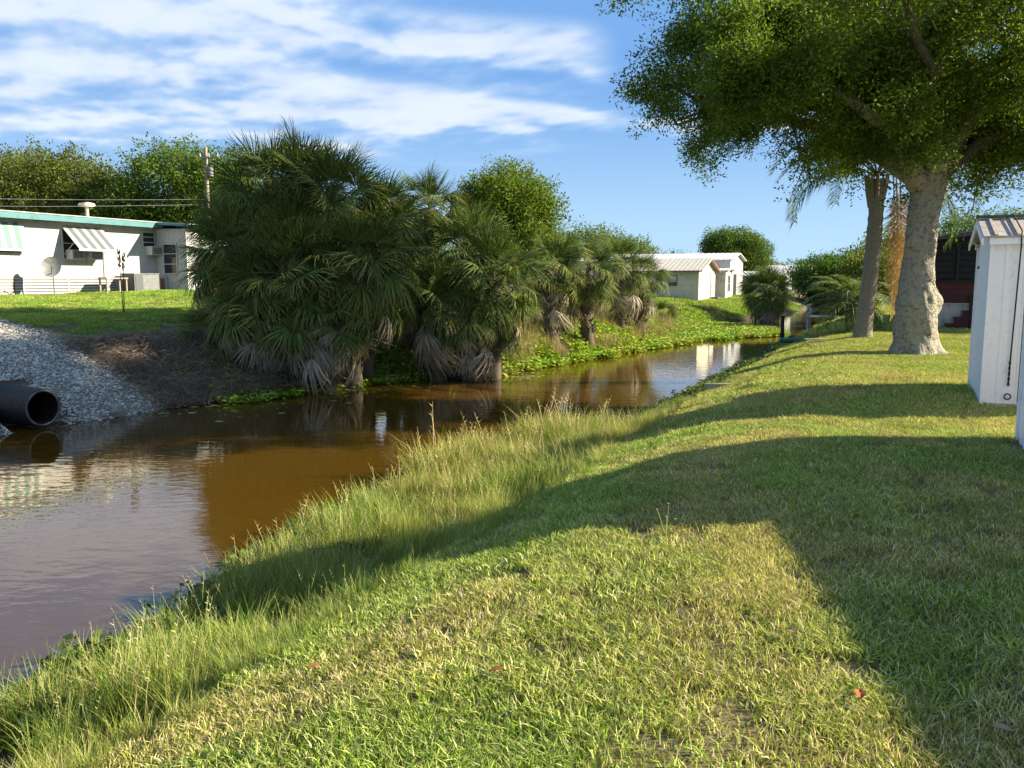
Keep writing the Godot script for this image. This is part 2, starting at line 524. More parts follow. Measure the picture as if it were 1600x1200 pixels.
func lawn() -> void:
	var r := rngs(5)
	var green := [Color(0.23, 0.34, 0.05), Color(0.3, 0.39, 0.06), Color(0.38, 0.44, 0.09), Color(0.5, 0.48, 0.17), Color(0.58, 0.54, 0.26), Color(0.33, 0.41, 0.07), Color(0.45, 0.48, 0.12), Color(0.6, 0.56, 0.28)]
	var near := []
	for i in 5: near.append(turf(100 + i, 0.17, 190, 0.02, 0.06, 0.0065, green, 2.1))
	var mid := []
	for i in 4: mid.append(turf(120 + i, 0.3, 230, 0.025, 0.075, 0.011, green, 1.8))
	var far := []
	for i in 3: far.append(turf(140 + i, 0.75, 260, 0.05, 0.12, 0.03, green, 0.8))
	var a := []
	var b := []
	var c := []
	var zones := [[-1.0, 12.0, -7.0, 8.0, 75.0, 0], [8.0, 34.0, -6.0, 8.0, 24.0, 1], [30.0, 75.0, -5.0, 12.0, 4.0, 2], [11.0, 34.0, -29.0, -13.0, 10.0, 3], [34.0, 80.0, -45.0, -8.0, 4.5, 2]]
	for z in zones:
		var count := int((z[1] - z[0]) * (z[3] - z[2]) * z[4])
		for i in count:
			var s: float = r.randf_range(z[0], z[1])
			var n: float = r.randf_range(z[2], z[3])
			var d := n - along(NR, s)
			var dl := along(NL, s) - n
			if (d < 0.7 or (s < 15.0 and n < -3.1 and n > -8.0)) and dl < (2.4 if s < 42.0 else 0.7): continue
			if dl > 0.0 and s < 13.3 and dl < 7.0: continue
			if blocked(s, n): continue
			var p := on_ground(s, n)
			if not seen(p, 1.2): continue
			var depth := -p.z
			if z[5] == 0 and depth > 10.5: continue
			if z[5] == 1 and (depth < 9.5): continue
			# straw-coloured and lusher patches, as the turf has them
			var patch := nz.get_noise_2d(s * 9.0, n * 9.0) * 0.9 + nz2.get_noise_2d(s * 13.0, n * 13.0) * 0.7
			var bare := nz2.get_noise_2d(s * 30.0 + 40.0, n * 30.0)
			if bare > 0.45 and r.randf() < 0.3: continue
			if z[5] == 0 and nz2.get_noise_2d(s * 75.0, n * 75.0) > 0.24 and r.randf() < 0.75: continue
			p.y += 0.012
			var tint := Color(0.86, 1.0, 0.8).lerp(Color(1.2, 1.05, 1.25), clampf(0.55 + patch * 1.3, 0.0, 1.0)) * r.randf_range(0.7, 1.25)
			var k := r.randf_range(0.8, 1.25) * (1.0 - clampf(patch, 0.0, 0.2))
			if dl > 0.0: tint = tint * Color(0.72, 0.92, 0.6)
			var xf := Transform3D(slope_basis(s, n, r.randf() * TAU, k), p)
			if z[5] == 0: a.append([xf, tint])
			elif z[5] == 1 or z[5] == 3: b.append([xf, tint])
			else: c.append([xf, tint])
	print("lawn ", a.size(), " ", b.size(), " ", c.size())
	scatter("lawn_grass", "short mown lawn grass with straw patches beside the canal", "grass", near, M.grass, a)
	scatter("lawn_grass", "mown grass around the oak, the sheds and the white mobile home", "grass", mid, M.grass, b)
	scatter("lawn_grass", "sunny mown grass in front of the cream cabin", "grass", far, M.grass, c)

func bank_growth() -> void:
	var r := rngs(8)
	var pal := [Color(0.18, 0.26, 0.045), Color(0.26, 0.32, 0.065), Color(0.34, 0.36, 0.09), Color(0.44, 0.4, 0.17), Color(0.48, 0.43, 0.22), Color(0.24, 0.31, 0.06), Color(0.15, 0.22, 0.04)]
	var tufts := []
	for i in 5: tufts.append(tall_tuft(200 + i, 0.17, 50, 0.2, 0.58, 0.0115, pal, 1 if i < 2 else 0, Color(0.5, 0.44, 0.24)))
	var spots := []
	for i in 8200:
		var s := r.randf_range(0.5, 19.5)
		var q := r.randf()
		var n := lerpf(along(NR, s) - 0.2, -2.95 + nz.get_noise_2d(s * 10.0, 2.0) * 0.25 - 0.45 * smoothstep(14.0, 19.0, s), q)
		if nz2.get_noise_2d(s * 14.0, n * 14.0) < -0.22: continue
		var p := on_ground(s, n)
		if not seen(p, 1.0): continue
		# tallest on the bulge of the bank, lower towards the mown edge
		var k := lerpf(0.9, 0.3, pow(q, 1.4)) * r.randf_range(0.45, 1.25) * (1.0 + 0.5 * nz.get_noise_2d(s * 11.0 + 30.0, n * 11.0)) * (1.15 if s > 8.5 and s < 13.5 else 0.85)
		if s > 14.5: k *= 0.62
		if s > 14.8 and s < 17.0 and n > -3.6: continue
		var dry := nz.get_noise_2d(s * 8.0, n * 8.0) + 0.6 * smoothstep(7.0, 10.5, s) * smoothstep(15.0, 13.0, s)
		var tint := Color(0.85, 1.02, 0.75).lerp(Color(1.2, 1.1, 1.1), clampf(0.22 + dry, 0.0, 1.0)) * r.randf_range(0.8, 1.15)
		spots.append([Transform3D(Basis(Vector3.UP, r.randf() * TAU).scaled(Vector3(k, k, k)), p), tint])
	print("tall ", spots.size())
	scatter("tall_bank_grass", "tall uncut grass with seed stalks between lawn and water", "tall grass", tufts, M.tall, spots)
	# low weeds along the edge farther on
	var weeds := []
	for i in 3: weeds.append(rosette(230 + i, 16, 0.12, 0.14, 0.035, [Color(0.06, 0.1, 0.025), Color(0.09, 0.14, 0.03), Color(0.16, 0.2, 0.05)]))
	var ws := []
	for i in 1500:
		var s := r.randf_range(3.0, 40.0)
		var n := along(NR, s) - 0.35 + pow(r.randf(), 1.5) * 0.9
		var p := on_ground(s, n)
		p.y = maxf(p.y, WATER - 0.02)
		var k := r.randf_range(0.7, 1.6)
		ws.append([Transform3D(Basis(Vector3.UP, r.randf() * TAU).scaled(Vector3(k, k, k)), p), Color.WHITE * r.randf_range(0.7, 1.3)])
	scatter("edge_weeds", "small leafy weeds growing out of the water below the lawn", "weeds", weeds, M.cover, ws)
	# the bright floating mat and the leafy far bank
	var cover := []
	for i in 4: cover.append(rosette(240 + i, 26, 0.3, 0.22, 0.085, [Color(0.2, 0.32, 0.035), Color(0.27, 0.38, 0.05), Color(0.34, 0.42, 0.07), Color(0.16, 0.26, 0.035)]))
	var cs := []
	for i in 6500:
		var s := r.randf_range(20.0, 53.5)
		var back := along(NL, s) - 2.2
		var n := r.randf_range(back, along(FRONT, s) + nz.get_noise_2d(s * 12.0, 1.0) * 0.5)
		var dl := along(NL, s) - n
		if dl > 0.0 and nz2.get_noise_2d(s * 10.0, n * 10.0) > 0.25: continue
		var p := on_ground(s, n)
		p.y = maxf(p.y, WATER)
		var k := r.randf_range(0.6, 1.1)
		var lush := clampf(0.5 + nz.get_noise_2d(s * 7.0, n * 7.0) * 1.3, 0.0, 1.0)
		var tint := Color(1.25, 1.05, 1.2).lerp(Color(0.95, 1.05, 0.8), lush) * r.randf_range(0.75, 1.2)
		cs.append([Transform3D(Basis(Vector3.UP, r.randf() * TAU).scaled(Vector3(k, k, k)), p), tint])
	scatter("floating_plant_mat", "bright green floating plant mat reaching across the canal", "water plants", cover, M.cover, cs)
	# reeds and dry grass on the far bank
	var dry_pal := [Color(0.34, 0.26, 0.13), Color(0.42, 0.33, 0.18), Color(0.27, 0.24, 0.1), Color(0.2, 0.22, 0.06), Color(0.3, 0.3, 0.1)]
	var reeds := []
	for i in 4: reeds.append(tall_tuft(260 + i, 0.25, 60, 0.3, 0.85, 0.014, dry_pal, 3, Color(0.42, 0.32, 0.18)))
	var rs := []
	for i in 1500:
		var s := r.randf_range(20.5, 58.0)
		var n := along(NL, s) - r.randf_range(0.1, 3.0)
		if nz2.get_noise_2d(s * 9.0, n * 9.0) < 0.1: continue
		var k := r.randf_range(0.5, 1.15)
		if s > 44.0: k *= 0.55
		rs.append([Transform3D(Basis(Vector3.UP, r.randf() * TAU).scaled(Vector3(k, k, k)), on_ground(s, n)), Color.WHITE * r.randf_range(0.75, 1.2)])
	scatter("dry_bank_reeds", "tan and green reeds on the far bank between the palms", "reeds", reeds, M.tall, rs)
	# shaded growth at the foot of the big palms
	var gs := []
	for i in 900:
		var s := r.randf_range(14.2, 21.5)
		var n := along(NL, s) + r.randf_range(-1.8, 0.45)
		var p := on_ground(s, n)
		p.y = maxf(p.y, WATER)
		var k := r.randf_range(0.4, 0.9)
		gs.append([Transform3D(Basis(Vector3.UP, r.randf() * TAU).scaled(Vector3(k, k, k)), p), Color(0.95, 1.0, 0.95) * r.randf_range(0.75, 1.25)])
	scatter("shade_weeds", "dark leafy weeds at the waterline below the big palms", "weeds", cover, M.cover, gs)
	# dead brush between the stones and the palms
	var brush := []
	for i in 4: brush.append(brush_tuft(280 + i))
	var bs := []
	for i in 480:
		var s := r.randf_range(12.9, 17.6)
		var dl := r.randf_range(0.1, 2.9)
		if s + dl * 0.1 < 13.3: continue
		var n := along(NL, s) - dl
		var k := r.randf_range(0.5, 1.2)
		bs.append([Transform3D(Basis(Vector3.UP, r.randf() * TAU).scaled(Vector3(k, k, k)), on_ground(s, n)), Color.WHITE * r.randf_range(0.6, 1.4)])
	scatter("dead_brush", "heap of grey brown dead brush beside the stone bank", "brush", brush, M.twig, bs)
	# leaves and bits adrift
	var pad := MB.new()
	for i in 7:
		var q := TAU * i / 7.0
		pad.tri(Vector3.ZERO, Vector3(cos(q + 0.9), 0.02, sin(q + 0.9)) * 0.1, Vector3(cos(q), 0.0, sin(q)) * 0.1, Color(0.3, 0.34, 0.16))
	var ps := []
	for i in 170:
		var s := r.randf_range(12.0, 23.0)
		var n := along(NL, s) + pow(r.randf(), 1.7) * 2.6
		if s > 20.5: n = along(FRONT, s) + pow(r.randf(), 2.0) * 1.2
		var k := r.randf_range(0.15, 0.7)
		ps.append([Transform3D(Basis(Vector3.UP, r.randf() * TAU).scaled(Vector3(k * 1.4, 1, k)), W(s, n, WATER + 0.006)), Color(1.2, 1.15, 1.0) * r.randf_range(0.5, 1.5)])
	scatter("drifting_leaves", "pale leaf scraps adrift below the palms", "leaf litter", [pad.mesh()], M.cover, ps)

func rosette(sd: int, count: int, radius: float, hmax: float, leaf: float, palette: Array) -> ArrayMesh:
	var r := rngs(sd)
	var b := MB.new()
	for i in count:
		var a := r.randf() * TAU
		var q := sqrt(r.randf()) * radius
		var p := Vector3(cos(a) * q, r.randf_range(0.02, hmax), sin(a) * q)
		var nrm := Vector3(r.randf_range(-0.8, 0.8), 1.0, r.randf_range(-0.8, 0.8)).normalized()
		var u := nrm.cross(Vector3(cos(a), 0.2, sin(a))).normalized()
		var w := nrm.cross(u)
		var k := leaf * r.randf_range(0.6, 1.2)
		var col: Color = palette[r.randi() % palette.size()]
		b.quad(p - w * k, p + u * k * 0.6 + nrm * k * 0.15, p + w * k, p - u * k * 0.6 + nrm * k * 0.15, col)
		b.tri(Vector3(cos(a) * q * 0.6, -0.05, sin(a) * q * 0.6), p - w * k * 0.9 + u * 0.006, p - w * k * 0.9, col * 0.8)
	return b.mesh()

func brush_tuft(sd: int) -> ArrayMesh:
	var r := rngs(sd)
	var b := MB.new()
	for i in 34:
		var a := r.randf() * TAU
		var p := Vector3(r.randf_range(-0.3, 0.3), r.randf_range(0.0, 0.08), r.randf_range(-0.3, 0.3))
		var q := p + Vector3(cos(a) * r.randf_range(0.1, 0.35), r.randf_range(0.05, 0.3), sin(a) * r.randf_range(0.1, 0.35))
		var e := q + Vector3(cos(a + 0.6) * 0.25, r.randf_range(-0.2, 0.08), sin(a + 0.6) * 0.25)
		var k := r.randf_range(0.003, 0.007)
		b.tube([p, q, e], [k, k * 0.8, k * 0.4], 3, Color(0.16, 0.12, 0.085).lerp(Color(0.3, 0.25, 0.18), r.randf()), Color.WHITE, false)
	return b.mesh()

# ---------------------------------------------------------------- stones and pipe
func stone_mesh(sd: int, col: Color) -> ArrayMesh:
	var r := rngs(sd)
	var s := SphereMesh.new()
	s.radius = 0.5
	s.height = 1.0
	s.radial_segments = 7
	s.rings = 3
	var a := s.get_mesh_arrays()
	var v: PackedVector3Array = a[Mesh.ARRAY_VERTEX]
	var push := {}
	for i in v.size():
		var key := Vector3i(v[i] * 100.0)
		if not push.has(key): push[key] = r.randf_range(0.72, 1.15)
		v[i] *= push[key]
	var b := MB.new()
	var ix: PackedInt32Array = a[Mesh.ARRAY_INDEX]
	for i in range(0, ix.size(), 3):
		var p0 := v[ix[i]]
		var p1 := v[ix[i + 1]]
		var p2 := v[ix[i + 2]]
		if (p1 - p0).cross(p2 - p0).length() > 0.0001:
			b.tri(p0, p2, p1, col)
	return b.mesh()

func stones() -> void:
	var r := rngs(14)
	var kinds := []
	for i in 6: kinds.append(stone_mesh(300 + i, Color.WHITE))
	var spots := []
	for i in 46000:
		var s := r.randf_range(6.5, 14.6)
		var edge := 13.0 + nz.get_noise_2d(along(NL, s) * 12.0, 3.0) * 0.6
		var dl := r.randf_range(-0.5, 7.4)
		if s > edge + r.randf_range(-0.7, 0.5) - dl * 0.02: continue
		if dl > 6.6 and r.randf() < 0.6: continue
		var n := along(NL, s) - dl
		var p := on_ground(s, n)
		if absf(s - 10.35) < 0.42 and n > -16.6 and p.y < -0.42: continue
		if not seen(p, 1.5): continue
		var k := r.randf_range(0.02, 0.06) * (1.0 if r.randf() > 0.06 else 1.8)
		var g := r.randf_range(0.2, 0.58)
		spots.append([Transform3D(Basis.from_euler(Vector3(r.randf() * 6.0, r.randf() * 6.0, r.randf() * 6.0)).scaled(Vector3(k, k * 0.7, k * 1.2)), p + Vector3(0, k * 0.15, 0)), Color(g, g * 0.98, g * r.randf_range(0.78, 0.98))])
	print("stones ", spots.size())
	scatter("gravel_bank", "pale grey crushed stone bank around the black drain pipe", "gravel", kinds, M.stone, spots)
	# single stones one can pick out
	var one := [["boulder", "yellow sunlit limestone boulder at the water beside the drain pipe", 9.05, -14.75, Vector3(0.75, 0.65, 0.8), M.yellow_rock, 0.12],
		["boulder", "pale flat limestone block at the foot of the stone bank", 11.9, -14.65, Vector3(0.5, 0.34, 0.36), M.rock, 0.06],
		["concrete_lump", "lumpy white concrete chunk lying in the dead brush", 15.7, -15.2, Vector3(0.62, 0.66, 0.5), M.rock, 0.32],
		["boulder", "small pale stone lying alone in the brush", 14.6, -15.9, Vector3(0.36, 0.14, 0.2), M.rock, 0.1]]
	for k in one.size():
		var o: Array = one[k]
		var p := on_ground(o[2], o[3], o[6])
		p.y = maxf(p.y, WATER + 0.12)
		var t := thing(o[0], o[1], "rock", p, k * 1.7)
		var b: ArrayMesh = stone_mesh(330 + k, Color.WHITE)
		var mi := part("rock", b, o[5], t)
		mi.scale = o[4]
		if k == 2:
			for q in 3:
				var extra := part("lump", stone_mesh(340 + q, Color.WHITE), o[5], t)
				extra.scale = Vector3(0.35, 0.3, 0.3)
				extra.position = Vector3(-0.15 + 0.18 * q, 0.2 - 0.12 * q, 0.18)

func drain_pipe() -> void:
	# a ribbed plastic culvert coming out of the stone bank, across the canal
	var t := thing("drain_pipe", "black ribbed plastic drain pipe sticking out of the stone bank", "pipe", W(10.35, -14.75, -0.8), TURN)
	t.scale = Vector3.ONE * 0.87
	var prof := []
	var x := 0.0
	while x > -3.4:
		prof.append([x, 0.395]); prof.append([x - 0.018, 0.43]); prof.append([x - 0.058, 0.43]); prof.append([x - 0.076, 0.395])
		x -= 0.1
	part("pipe_wall", ring_lathe(prof, 40), M.pipe_black, t)
	part("pipe_bore", ring_lathe([[0.0, 0.362], [-3.4, 0.362]], 40), M.pipe_black, t)
	part("pipe_rim", ring_lathe([[-0.03, 0.41], [0.005, 0.41], [0.012, 0.395], [0.012, 0.37], [0.0, 0.358]], 40), M.pipe_rim, t)
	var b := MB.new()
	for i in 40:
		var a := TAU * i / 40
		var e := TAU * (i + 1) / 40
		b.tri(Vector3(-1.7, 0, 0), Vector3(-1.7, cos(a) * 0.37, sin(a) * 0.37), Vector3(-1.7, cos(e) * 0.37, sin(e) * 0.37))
	part("bore_shade_disc", b.mesh(), M.dark, t)  # black disc across the bore, standing in for its unlit depth

func ring_lathe(prof: Array, sides: int) -> ArrayMesh:
	var st := SurfaceTool.new()
	st.begin(Mesh.PRIMITIVE_TRIANGLES)
	for i in prof.size():
		for j in sides:
			var a := TAU * j / sides
			st.add_vertex(Vector3(prof[i][0], cos(a) * prof[i][1], sin(a) * prof[i][1]))
	for i in prof.size() - 1:
		for j in sides:
			var a := i * sides + j
			var b := i * sides + (j + 1) % sides
			for q in [a, b, b + sides, a, b + sides, a + sides]: st.add_index(q)
	st.generate_normals()
	return st.commit()

# ---------------------------------------------------------------- palms
func fan_mesh(sd: int, L: float, droop: float, half: float, nseg: int, petiole: float, c0: Color, c1: Color, tipc: Color, fat := 1.35) -> ArrayMesh:
	var r := rngs(sd)
	var b := MB.new()
	b.tube([Vector3.ZERO, Vector3(petiole * 0.55, 0.04, 0), Vector3(petiole, 0, 0)], [0.02, 0.014, 0.01], 4, c0.lerp(Color(0.2, 0.22, 0.08), 0.5))
	var o := Vector3(petiole, 0, 0)
	var da := 2.0 * half / nseg
	for i in nseg:
		var a := lerpf(-half, half, (i + 0.5) / nseg) + r.randf_range(-0.05, 0.05)
		var ln := L * (1.0 - 0.2 * absf(a) / half) * r.randf_range(0.88, 1.06)
		var dir := Vector3(cos(a), 0, sin(a))
		var side := Vector3(-sin(a), 0, cos(a))
		var col := c0.lerp(c1, r.randf())
		var dr := droop * r.randf_range(0.75, 1.3)
		var pl := Vector3.ZERO
		var pm := Vector3.ZERO
		var pr := Vector3.ZERO
		for k in 5:
			var q: float = [0.03, 0.32, 0.6, 0.84, 1.0][k]
			var w := ln * tan(da * 0.5) * (q if q <= 0.32 else 0.32 * pow(1.0 - (q - 0.32) / 0.68, 0.6)) * fat
			var p := o + dir * ln * (q - 0.3 * dr * q * q) + Vector3(0, 0.12 * ln * q * sin(q * 2.0) * cos(a) - dr * ln * pow(q, 2.4), 0)
			p += side * r.randf_range(-0.05, 0.05) * q + Vector3(0, r.randf_range(-0.04, 0.04) * q, 0)
			var nl := p - side * w
			var nm := p + Vector3(0, w * 0.55, 0)
			var nr := p + side * w
			if k > 0:
				var kc := col.lerp(tipc, maxf(0.0, q - 0.8) * 3.0)
				if k < 4:
					b.quad(pl, pm, nm, nl, kc)
					b.quad(pm, pr, nr, nm, kc)
				else:
					b.tri(pl, pm, p, kc)
					b.tri(pm, pr, p, kc)
			pl = nl
			pm = nm
			pr = nr
	return b.mesh()

var fans := {}

func make_fans() -> void:
	var g0 := Color(0.036, 0.072, 0.017)
	var g1 := Color(0.155, 0.21, 0.05)
	var y := Color(0.3, 0.27, 0.1)
	fans.up = []
	fans.mid = []
	fans.low = []
	fans.dead = []
	for i in 4:
		fans.up.append(fan_mesh(400 + i, 0.95, 0.1 + 0.05 * i, 1.25, 34, 0.75, g0, g1, g1))
		fans.mid.append(fan_mesh(410 + i, 1.0, 0.38 + 0.08 * i, 1.75, 42, 0.85, g0, g1, y))
		fans.low.append(fan_mesh(420 + i, 1.0, 0.7 + 0.1 * i, 1.7, 40, 0.9, g0 * 0.95, g1 * 1.05, y))
		fans.dead.append(fan_mesh(430 + i, 0.8 + 0.1 * i, 0.5 + 0.2 * i, 0.95, 17, 0.55 + 0.1 * i, Color(0.2, 0.165, 0.12), Color(0.46, 0.4, 0.32), Color(0.3, 0.26, 0.2), 1.9))

func out_from(dir: Vector3, roll: float, k: float) -> Basis:
	var x := dir.normalized()
	var z := x.cross(Vector3.UP).normalized()
	if z.length() < 0.5: z = Vector3(0, 0, 1)
	var y := z.cross(x)
	return Basis(x, y, z).rotated(x, roll).scaled(Vector3(k, k, k))

func fan_palm(label: String, group: String, base: Vector3, head: Vector3, k: float, live: int, gone: int, sd: int, low := -45.0, called := "fan_palm") -> Node3D:
	var r := rngs(sd)
	var t := thing(called, label, "palm", base, 0.0, group)
	var top := head - base
	var b := MB.new()
	var pts := []
	var rad := []
	var bend := Vector3(r.randf_range(-0.15, 0.15), 0, r.randf_range(-0.15, 0.15))
	var rr := 0.2 * sqrt(k)
	for i in 9:
		var q := i / 8.0
		pts.append(top * q + bend * sin(q * PI) + Vector3(0, -0.15 * (1.0 - q), 0))
		rad.append(rr * (1.25 - 0.25 * q + 0.06 * sin(i * 3.0)))
	b.tube(pts, rad, 10)
	part("trunk", b.mesh(), M.boots, t)
	# the split stubs of old leaves criss-cross the trunk
	b = MB.new()
	for i in int(46 * clampf(top.length() / 2.5, 0.5, 1.6)):
		var q := r.randf_range(0.12, 1.0)
		var a := i * 2.39996
		var p := top * q + bend * sin(q * PI)
		var d := Vector3(cos(a), 0, sin(a))
		var e := p + d * (rr * 1.1)
		var f := p + d * (rr * 1.1 + 0.13) + Vector3(0, r.randf_range(0.12, 0.24), 0)
		b.tube([e - Vector3(0, 0.06, 0), e + Vector3(0, 0.03, 0), f], [0.05, 0.045, 0.018], 4, Color(0.2, 0.16, 0.11))
	part("leaf_stubs", b.mesh(), M.boots, t).set_meta("kind", "stuff")
	for i in live:
		var f := (i + 0.5) / live
		var el := deg_to_rad(lerpf(84.0, low, pow(f, 0.85)) + r.randf_range(-9, 9))
		var a := i * 2.39996 + r.randf_range(-0.25, 0.25)
		var kind: Array = fans.up if f < 0.28 else (fans.mid if f < 0.66 else fans.low)
		var bs := out_from(Vector3(cos(a) * cos(el), sin(el), sin(a) * cos(el)), r.randf_range(-0.9, 0.9), k * r.randf_range(0.75, 1.1))
		part("frond", kind[r.randi() % 4], M.frond, t, Transform3D(bs, top + Vector3(0, r.randf_range(-0.2, 0.12), 0)))
	for i in gone:
		var el := deg_to_rad(r.randf_range(-80, -38))
		var a := i * 2.39996 + r.randf_range(-0.3, 0.3)
		var bs := out_from(Vector3(cos(a) * cos(el), sin(el), sin(a) * cos(el)), r.randf_range(-0.6, 0.6), k * r.randf_range(0.85, 1.15))
		part("dead_frond", fans.dead[r.randi() % 4], M.dead, t, Transform3D(bs, top * r.randf_range(0.75, 1.0)))
	return t

func feather_mesh(sd: int, L: float, arch: float, leaf: float, pairs: int, droop: float, c0: Color, c1: Color, rib: Color, w := 0.034) -> ArrayMesh:
	var r := rngs(sd)
	var b := MB.new()
	var pts := []
	var rad := []
	var tang := []
	var p := Vector3.ZERO
	var steps := 24
	for i in steps + 1:
		var q := float(i) / steps
		var ang := -arch * pow(q, 1.4)
		var d := Vector3(cos(ang), sin(ang), 0)
		pts.append(p)
		tang.append(d)
		rad.append(lerpf(0.028, 0.004, q))
		p += d * L / steps
	b.tube(pts, rad, 5, rib, Color.WHITE, false)
	for i in pairs:
		var q := lerpf(0.14, 0.995, (i + 0.5) / pairs)
		var fi := q * steps
		var k := int(fi)
		var at: Vector3 = (pts[k] as Vector3).lerp(pts[mini(k + 1, steps)], fi - k)
		var d: Vector3 = tang[k]
		for sgn in [-1.0, 1.0]:
			var ln: float = leaf * (0.45 + 0.75 * sin(PI * clampf(q * 0.85 + 0.12, 0, 1))) * r.randf_range(0.8, 1.15)
			var dir: Vector3 = (d * r.randf_range(0.35, 0.65) + Vector3(0, 0, sgn) * r.randf_range(0.6, 0.95) + Vector3(0, r.randf_range(-0.25, 0.3), 0)).normalized()
			var fall: float = droop * r.randf_range(0.6, 1.3)
			var m: Vector3 = at + dir * ln * 0.5 - Vector3(0, fall * ln * 0.22, 0)
			var e: Vector3 = at + dir * ln * (1.0 - 0.3 * fall) - Vector3(0, fall * ln * 0.85, 0)
			var sd2 := d * w * 0.5
			var col := c0.lerp(c1, r.randf())
			b.quad(at - sd2 * 0.6, at + sd2 * 0.6, m + sd2, m - sd2, col)
			b.tri(m - sd2, m + sd2, e, col)
	return b.mesh()

func queen_palm() -> void:
	var base := Vector3(9.68, 0, -22.75)
	base.y = ground_at(base.x, base.z) - 0.05
	var t := thing("queen_palm", "slender grey trunked feather palm standing behind the big oak", "palm", base)
	var top := Vector3(10.0, 4.35, -23.1) - base
	var b := MB.new()
	var pts := []
	var rad := []
	for i in 34:
		var q := i / 33.0
		pts.append(top * q + Vector3(0.07 * sin(q * 2.6), 0, 0))
		rad.append((0.215 - 0.04 * q + 0.02 * float(i % 2) + 0.05 * exp(-q * 16.0)) * (1.0 + 0.16 * smoothstep(0.86, 0.98, q)))
	b.tube(pts, rad, 16)
	part("trunk", b.mesh(), M.palm_trunk, t)
	var r := rngs(71)
	for i in 11:
		var a := i * 2.39996
		var d := Vector3(cos(a), 0, sin(a))
		b = MB.new()
		b.tube([top + d * 0.15 + Vector3(0, -0.75, 0), top + d * 0.22 + Vector3(0, -0.3, 0), top + d * 0.3 + Vector3(0, 0.15, 0)], [0.05, 0.065, 0.03], 5, Color.WHITE)
		part("leaf_base", b.mesh(), M.palm_trunk, t)
	var live := []
	for i in 4: live.append(feather_mesh(440 + i, 3.1 + 0.25 * i, 1.9 + 0.2 * i, 0.5, 64, 0.95, Color(0.05, 0.1, 0.03), Color(0.13, 0.19, 0.06), Color(0.12, 0.15, 0.05)))
	var where := [[178, 42], [168, 18], [196, 55], [4, 40], [22, 22], [-18, 26], [90, 62], [268, 45], [132, 58], [48, 64], [222, 30], [312, 50], [352, 58], [70, 25], [150, 70], [8, 8]]
	for i in where.size():
		var a := deg_to_rad(where[i][0])
		var el := deg_to_rad(where[i][1])
		part("frond", live[i % 4], M.frond, t, Transform3D(out_from(Vector3(cos(a) * cos(el), sin(el), sin(a) * cos(el)), r.randf_range(-0.2, 0.2), r.randf_range(0.85, 1.05)), top + Vector3(0, 0.1, 0)))
	var brown := feather_mesh(450, 3.9, 0.1, 0.6, 110, 0.15, Color(0.42, 0.25, 0.1), Color(0.62, 0.46, 0.25), Color(0.5, 0.34, 0.16), 0.024)
	for i in 4:
		var bs := Basis(Vector3(0.06 - 0.03 * i, -1, 0.1).normalized(), Vector3(0.9, 0.05, 0.4).normalized(), Vector3(-0.3, 0, 0.95).normalized()).orthonormalized()
		bs = bs.rotated(Vector3.UP, 0.7 * i).scaled(Vector3(0.7, 1.0 - 0.06 * i, 0.7))
		part("dead_frond", brown, M.dead, t, Transform3D(bs, top + Vector3(0.4 + 0.05 * i, 0.12 - 0.1 * (i % 3), 0.12 + 0.06 * (i % 2))))

func date_palm() -> void:
	var base := Vector3(11.05, 0, -26.6)
	base.y = ground_at(base.x, base.z) - 0.05
	var t := thing("date_palm", "low arching feather palm at the water behind the slender palm", "palm", base)
	var top := Vector3(10.95, 0.85, -26.6) - base
	var b := MB.new()
	b.tube([Vector3.ZERO, top * 0.5, top], [0.26, 0.24, 0.2], 12)
	part("trunk", b.mesh(), M.boots, t)
	var r := rngs(75)
	var kinds := []
	for i in 4: kinds.append(feather_mesh(460 + i, 1.75, 1.5 + 0.15 * i, 0.34, 46, 0.35, Color(0.08, 0.13, 0.035), Color(0.22, 0.27, 0.08), Color(0.24, 0.26, 0.1), 0.028))
	for i in 30:
		var f := (i + 0.5) / 30.0
		var a := i * 2.39996
		var el := deg_to_rad(lerpf(82, -8, f) + r.randf_range(-6, 6))
		part("frond", kinds[i % 4], M.frond, t, Transform3D(out_from(Vector3(cos(a) * cos(el), sin(el), sin(a) * cos(el)), r.randf_range(-0.25, 0.25), r.randf_range(0.85, 1.12)), top))

